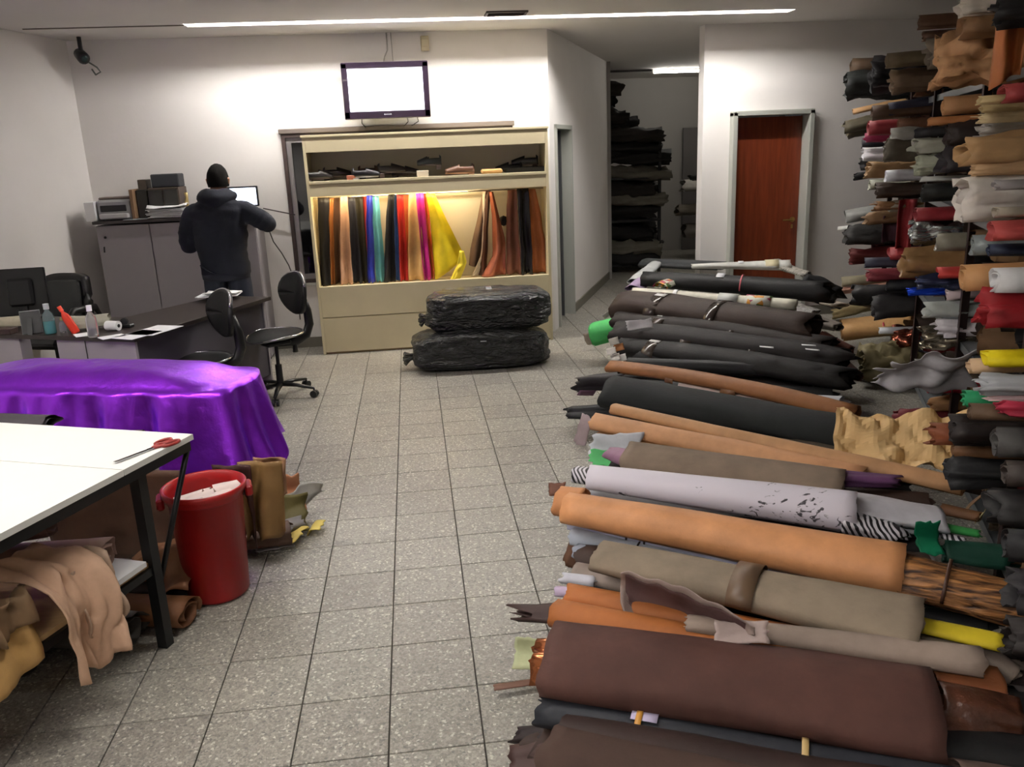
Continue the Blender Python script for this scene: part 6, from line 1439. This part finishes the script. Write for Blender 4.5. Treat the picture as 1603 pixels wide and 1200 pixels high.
items = [
 (1333, 108, 1402, 102, 32, (84, 66, 50), 'dark brown stiff', 'S'), (1328, 137, 1412, 132, 40, (30, 32, 30), 'greenish black', 'C'), (1389, 97, 1452, 88, 26, (128, 114, 88), 'khaki', 'R'),
 (1368, 122, 1432, 120, 48, (30, 28, 31), 'black', 'C'), (1398, 131, 1456, 124, 28, (134, 112, 88), 'beige brown', 'C'), (1336, 175, 1392, 146, 11, (200, 158, 112), 'thin light tan', 'R'),
 (1325, 203, 1400, 168, 24, (78, 72, 56), 'olive drab', 'C'), (1392, 173, 1452, 150, 26, (54, 54, 72), 'navy grey', 'R'), (1366, 178, 1442, 164, 28, (90, 68, 52), 'dull brown', 'R'),
 (1361, 202, 1432, 196, 28, (140, 48, 54), 'wine red', 'S'), (1360, 217, 1424, 210, 13, (165, 56, 92), 'magenta', 'C'), (1408, 198, 1474, 188, 26, (130, 92, 70), 'reddish brown', 'R'),
 (1398, 224, 1472, 214, 32, (178, 176, 168), 'light grey', 'C'), (1389, 238, 1456, 232, 36, (92, 84, 70), 'dark khaki', 'C'), (1351, 225, 1405, 222, 20, (36, 34, 42), 'small blackish blue', 'R'),
 (1355, 242, 1412, 238, 18, (208, 205, 208), 'white ragged', 'C'), (1360, 268, 1424, 262, 24, (160, 128, 90), 'tan', 'C'), (1341, 277, 1396, 256, 12, BK, 'narrow black drooping', 'C'),
 (1350, 258, 1400, 248, 16, BK, 'short black', 'C'), (1388, 277, 1452, 272, 24, (206, 206, 210), 'whitish grey smooth', 'R'), (1363, 290, 1410, 288, 18, (150, 150, 136), 'grey green upright', 'S'),
 (1376, 300, 1444, 296, 22, (66, 52, 42), 'very dark brown', 'C'), (1325, 340, 1395, 314, 26, (140, 141, 138), 'flat grey sheet', 'S'), (1313, 358, 1372, 340, 8, (224, 224, 218), 'thin white', 'R'),
 (1328, 369, 1398, 364, 32, (38, 36, 35), 'charcoal black', 'C'), (1360, 343, 1420, 328, 20, (118, 90, 60), 'olive brown', 'C'), (1374, 323, 1434, 318, 16, (138, 100, 64), 'light brown', 'C'),
 (1364, 371, 1396, 368, 48, (214, 150, 160), 'pink', 'H'), (1380, 358, 1418, 354, 42, (78, 50, 58), 'plum', 'H'), (1403, 352, 1432, 350, 78, (150, 48, 52), 'brick red', 'H'),
 (1399, 323, 1452, 315, 20, (150, 140, 120), 'pale taupe', 'C'), (1394, 397, 1458, 392, 24, (146, 40, 44), 'bright red', 'S'), (1333, 402, 1396, 396, 26, (90, 32, 32), 'dark red', 'C'),
 (1355, 412, 1424, 406, 20, (42, 44, 60), 'dark blue', 'R'), (1420, 412, 1478, 402, 48, (152, 118, 78), 'glossy tan embossed', 'C', .25), (1432, 364, 1484, 358, 34, (172, 176, 176), 'silvery', 'X', .2, .8),
 (1434, 336, 1488, 330, 26, (136, 38, 44), 'deep red', 'S'), (1319, 442, 1388, 422, 20, (130, 122, 100), 'grey olive', 'R'), (1314, 456, 1388, 432, 11, (168, 124, 106), 'thin rosy', 'C'),
 (1308, 492, 1368, 448, 17, (136, 120, 84), 'long drooping olive', 'C'), (1362, 432, 1428, 428, 20, (128, 50, 58), 'red and blue printed', 'C'), (1338, 464, 1412, 460, 34, BK, 'thick black', 'C'),
 (1370, 482, 1442, 474, 30, (34, 32, 34), 'soft black', 'C'), (1390, 447, 1462, 442, 24, (30, 32, 36), 'blue black', 'R'), (1374, 482, 1396, 478, 40, (180, 138, 90), 'tan strap-like', 'H'),
 (1398, 485, 1452, 468, 10, (208, 158, 118), 'thin peach', 'R'), (1430, 457, 1486, 452, 11, (40, 84, 230), 'electric blue foil', 'X', .2, .7), (1412, 480, 1502, 466, 22, (48, 44, 48), 'long black smooth', 'R'),
 (1444, 442, 1506, 434, 20, (58, 64, 92), 'dark blue foil', 'X', .25, .6), (1470, 427, 1512, 420, 22, (190, 60, 54), 'vermilion', 'S'), 
 (1440, 37, 1492, 36, 24, (104, 76, 56), 'brown rolled', 'R'), (1447, 58, 1496, 56, 18, (90, 66, 50), 'chestnut', 'R'), (1510, 14, 1562, 8, 34, (216, 206, 190), 'cream white', 'C'),
 (1505, 45, 1580, 40, 38, (132, 98, 66), 'golden brown', 'S'), (1470, 104, 1562, 90, 60, (206, 158, 112), 'tan ruffled', 'X'), (1456, 86, 1512, 78, 34, (136, 124, 108), 'grey beige', 'C'),
 (1555, 72, 1610, 50, 120, (190, 116, 68), 'orange tan draped', 'H'), (1562, 24, 1625, 14, 34, BK, 'black', 'C'), (1478, 168, 1538, 154, 34, (178, 132, 90), 'orange tan', 'R'),
 (1455, 191, 1524, 182, 15, (178, 120, 72), 'thin orange brown', 'R'), (1488, 214, 1542, 206, 40, (54, 44, 40), 'dark brown', 'C'), (1480, 252, 1542, 246, 44, (48, 44, 47), 'blackish', 'C'),
 (1537, 158, 1625, 150, 15, (190, 170, 124), 'flattened straw paper', 'S'), (1540, 171, 1612, 166, 13, (176, 154, 110), 'folded straw paper', 'S'), (1543, 186, 1604, 182, 15, (206, 186, 146), 'crumpled straw paper', 'C'),
 (1547, 205, 1594, 200, 20, (176, 170, 162), 'grey plastic wrapped', 'X', .25), (1513, 242, 1612, 226, 46, (178, 142, 98), 'crumpled brown paper', 'C'), (1526, 264, 1612, 256, 24, (206, 170, 128), 'light tan crumpled', 'C'),
 (1508, 318, 1602, 292, 62, (230, 222, 212), 'crumpled white', 'C'), (1572, 148, 1635, 132, 32, (150, 56, 56), 'rosy red', 'S'), (1560, 291, 1632, 286, 17, (148, 142, 140), 'grey slab-like', 'S'),
 (1560, 332, 1632, 327, 19, (154, 144, 128), 'beige grey slab-like', 'S'), (1446, 303, 1512, 297, 34, (26, 28, 26), 'black rounded', 'R'), (1445, 281, 1506, 277, 9, (206, 206, 200), 'thin white edged', 'S'),
 (1437, 230, 1502, 222, 22, (166, 166, 150), 'pale sage', 'C'), (1440, 259, 1502, 250, 24, (178, 182, 160), 'light sage ragged', 'X'), (1434, 209, 1502, 198, 18, (42, 40, 42), 'slim black', 'R'),
 (1468, 380, 1528, 374, 34, (136, 132, 116), 'plastic wrapped grey olive', 'R', .2), (1555, 362, 1632, 352, 38, (170, 70, 66), 'salmon red', 'S'), (1550, 392, 1615, 388, 24, (34, 44, 66), 'midnight blue', 'R'),
 (1525, 385, 1590, 380, 40, (128, 136, 136), 'shiny grey', 'R', .2), (1509, 436, 1628, 416, 54, (190, 142, 94), 'thick tan', 'R'), (1558, 440, 1652, 430, 48, (206, 206, 206), 'white perforated', 'R'),
 (1543, 486, 1642, 480, 52, (142, 26, 32), 'scarlet crumpled', 'C'), (1484, 462, 1534, 440, 24, (206, 188, 188), 'pinkish white cone', 'R'), (1455, 486, 1528, 474, 26, (182, 188, 182), 'pale mint grey', 'C'),
 (1318, 514, 1402, 500, 38, (184, 142, 90), 'kraft tan tied with red string', 'S'), (1378, 518, 1422, 512, 14, (206, 208, 212), 'short white core', 'R'),
 (1406, 528, 1468, 518, 30, (206, 122, 100), 'copper foil', 'X', .2, .9), (1450, 532, 1524, 524, 30, (128, 120, 104), 'pewter foil', 'X', .2, .8), (1472, 514, 1574, 512, 26, (226, 220, 224), 'curled white', 'C'),
 (1394, 612, 1494, 600, 46, (98, 84, 74), 'dark taupe boxy', 'S'), (1349, 592, 1418, 582, 56, (122, 112, 80), 'olive ragged', 'X'), (1360, 560, 1424, 554, 16, (174, 148, 96), 'straw coloured', 'C'),
 (1462, 602, 1526, 594, 28, (172, 34, 58), 'crimson', 'C'), (1464, 633, 1562, 626, 24, (146, 108, 68), 'caramel', 'C'), (1510, 624, 1584, 618, 32, (22, 130, 82), 'emerald green', 'R'),
 (1520, 645, 1642, 640, 32, (84, 64, 46), 'long dark brown', 'R'), (1520, 574, 1614, 548, 30, (206, 174, 138), 'beige', 'R'), (1545, 560, 1626, 546, 30, (242, 214, 24), 'bright yellow', 'S'),
 (1542, 602, 1634, 595, 34, (168, 170, 172), 'mottled grey', 'C'), (1556, 622, 1634, 616, 12, (214, 184, 184), 'pale pink', 'C'), (1575, 640, 1650, 640, 24, (164, 44, 66), 'raspberry red', 'C'),
 (1409, 656, 1504, 650, 32, (110, 34, 40), 'maroon', 'C'), (1464, 682, 1564, 668, 36, (126, 70, 42), 'rust brown', 'C'), (1497, 676, 1584, 668, 44, (32, 24, 22), 'deep black', 'C'),
 (1560, 692, 1640, 682, 60, (70, 68, 66), 'dark grey', 'R'), (1495, 706, 1574, 700, 26, (104, 72, 44), 'amber brown', 'R'), (1490, 740, 1574, 728, 40, (28, 28, 30), 'black thick', 'C'),
 (1575, 740, 1650, 735, 50, (52, 44, 40), 'umber', 'R'), (1560, 790, 1640, 785, 56, (34, 32, 32), 'sooty black', 'C'), (1575, 850, 1660, 850, 60, (30, 30, 32), 'wide black', 'R'),
 (1590, 920, 1670, 920, 60, (40, 38, 40), 'anthracite', 'C'), (1590, 1000, 1680, 1000, 70, (36, 30, 28), 'brownish black', 'C'), (1590, 1090, 1690, 1090, 80, (44, 36, 34), 'umber black', 'C'),
]
for it in items: 
    r_ = R(*it)
    if it[6].startswith('kraft tan tied'):
        child_band(r_[0], r_[1], r_[2], r_[3]*1.45, r_[3]*1.45, .32, .015, (176, 50, 60), 'red_string', flat=.55)
# big pale sheet laid across the rolls
q = atY(1448, 572, plane_s(1500, 560)[1].y)
bq = RF+RD*plane_s(1500, 560)[0]; d_ = ray(1448, 575); q = CP+d_*((bq-CP).dot(RD)/d_.dot(RD))
o = build('leather_hide', sheet_mb(q, RU+V((0, 0, .12)), (-.25, -.5, .8), .52, .30, .05, 5.0, curl=.2, n=22, ragged=.25, twist=1.2), hide((200, 198, 202), .7), smooth=True, solid=.003)
rack_list.append((o, 'wide pale grey', (q-RF).dot(RD), q.z, 'leather_hide'))
# rolls filling the shelves behind the ones that stick out
random.seed(5)
fill_cols = [((60, 48, 40), 'dark brown'), ((34, 33, 34), 'black'), ((120, 92, 66), 'tan brown'), ((90, 78, 62), 'khaki brown'), ((150, 120, 88), 'light tan'), ((96, 36, 38), 'oxblood'), ((140, 138, 132), 'grey'), ((52, 54, 66), 'slate blue')]
for zi, z in enumerate(SH):
    for layer in range(4 if zi < 3 else 3):
        s = -1.9+.07*(layer % 2)
        rr = .078
        while s < 4.1:
            c_, cn = fill_cols[min(7, int(abs(random.gauss(0, 2.6))))]
            zz = z+.01+rr+layer*.148
            ov = random.uniform(-.16, -.05)
            p0 = RF+RD*s-RU*ov+V((0, 0, zz)); p1 = RF+RD*s+RU*.85+V((0, 0, zz))
            if zz < 2.78 and (zi < 3 or layer < 2 or s < 1.4):
                o = build('rolled_hide', roll_mb(p0, p1, rr*random.uniform(.95, 1.25), flat=.92, turns=2.1, inner=.2, rag=.03, rag1=.0, wob=.08, seed=s*5+z*3+layer, nl=5, nphi=12), hide(c_), smooth=True)
                rack_list.append((o, cn, s, zz, 'rolled_hide'))
            s += random.uniform(.26, .50)
# labels: colour and look, shelf, and rank from the back wall where several are alike
groups = {}
nm = {'leather_roll': 'roll', 'folded_hide': 'folded hide', 'crumpled_hide': 'crumpled hide', 'ruffled_hide': 'ruffled hide', 'hanging_hide': 'hanging hide', 'leather_hide': 'loose hide', 'rolled_hide': 'rolled hide'}
for e in rack_list: groups.setdefault((e[1], e[4], tier_name(e[3])), []).append(e)
for (desc, name, tier), es in groups.items():
    es.sort(key=lambda e: (-e[2], e[3]))
    for k, (o, _, s, z, _n) in enumerate(es):
        place = 'on top of the rack' if tier == 'top' else 'on the %s of the rack' % tier
        place = 'on top of the rack' if tier == 'top' else "on the rack's %s" % tier
        if len(es) == 1: lb = '%s %s sticking out %s' % (desc, nm[name], place)
        else: lb = '%s %s %s, %s from the back' % (desc, nm[name], place, ordn[k] if k < len(ordn) else '%dth' % (k+1))
        tag(o, lb, 'leather roll' if name in ('leather_roll', 'rolled_hide') else 'leather hide', 'leather on the rack, %s' % tier)

# ------------------------------------------------------------------ dark hides on racks in the store room
random.seed(9)
sr = thing('store_rack', 'dark steel rack in the store room under heaps of black hides', 'rack', (3.25, 10.1, 0))
for x in (2.35, 3.75):
    for y in (9.75, 10.7): build('post', MB().box((x, y, .95), (.04, .04, 1.9)), M_BLKMET, sr)
for z in (.12, .75, 1.35): build('shelf', MB().box((3.05, 10.22, z), (1.44, 1.0, .03)), M_BLKMET, sr)
n = 0
def rank(k): return ordn[k] if k < len(ordn) else str(k)
lv = [(.24, 3.85), (.42, 3.80), (.60, 3.78), (.88, 3.82), (1.04, 3.80), (1.20, 3.78), (1.48, 3.86), (1.65, 3.88), (1.82, 3.92), (1.98, 3.70), (2.12, 3.45), (2.26, 3.30), (2.42, 3.22), (2.56, 3.15)]
for li, (z, xe) in enumerate(lv):
    for k in range(3):
        y = 9.78+k*.33+random.uniform(-.05, .05); z += random.uniform(-.05, .05)
        e = xe+random.uniform(-.20, .08)
        c_ = random.choice([(18, 16, 16), (22, 20, 19), (28, 23, 20), (18, 18, 17), (34, 29, 25)])
        if random.random() < .07: c_ = (96, 92, 82)
        o = build('ragged_hide', roll_mb((e, y, z-.05), (2.5, y, z+.03), .125, flat=.9, turns=1.7, rag=.05, rag1=0, wob=.42, seed=li*3.7+k, nl=14, nphi=18, freq=1.8), hide(c_, .75), smooth=True)
        tag(o, 'dark ragged hide in the store room, %s row up, %s from the front' % (rank(li), rank(k)), 'leather roll', 'dark hides heaped in the store room')
for k, (px, py, r_, c_, lb) in enumerate(((1088, 292, .16, (150, 146, 140), 'pale bundle on top of the heap right in the store room'), (1080, 330, .17, (120, 112, 100), 'beige bundle in the middle of the store room heap'),
                                           (1090, 362, .17, (90, 84, 78), 'grey brown bundle low in the store room heap'), (1100, 280, .10, (40, 38, 38), 'black bundle topping the pale one in the store room'))):
    q = atY(px, py, 10.9)
    tag(build('leather_bundle', roll_mb(q+V((-.15, .1, 0)), q+V((.7, .1, 0)), r_, flat=.8, turns=1.4, wob=.3, seed=60+k, rag=.05), hide(c_), smooth=True), lb, 'leather bundle')
q = atY(1070, 200, 12.1)
tag(build('grey_panel', MB().box((q.x+.5, 12.12, q.z/2), (1.0, .04, q.z), bev=.004), plain('grey_door_panel', (96, 92, 90), .6)), 'tall grey panel leaning on the store room wall', 'panel')
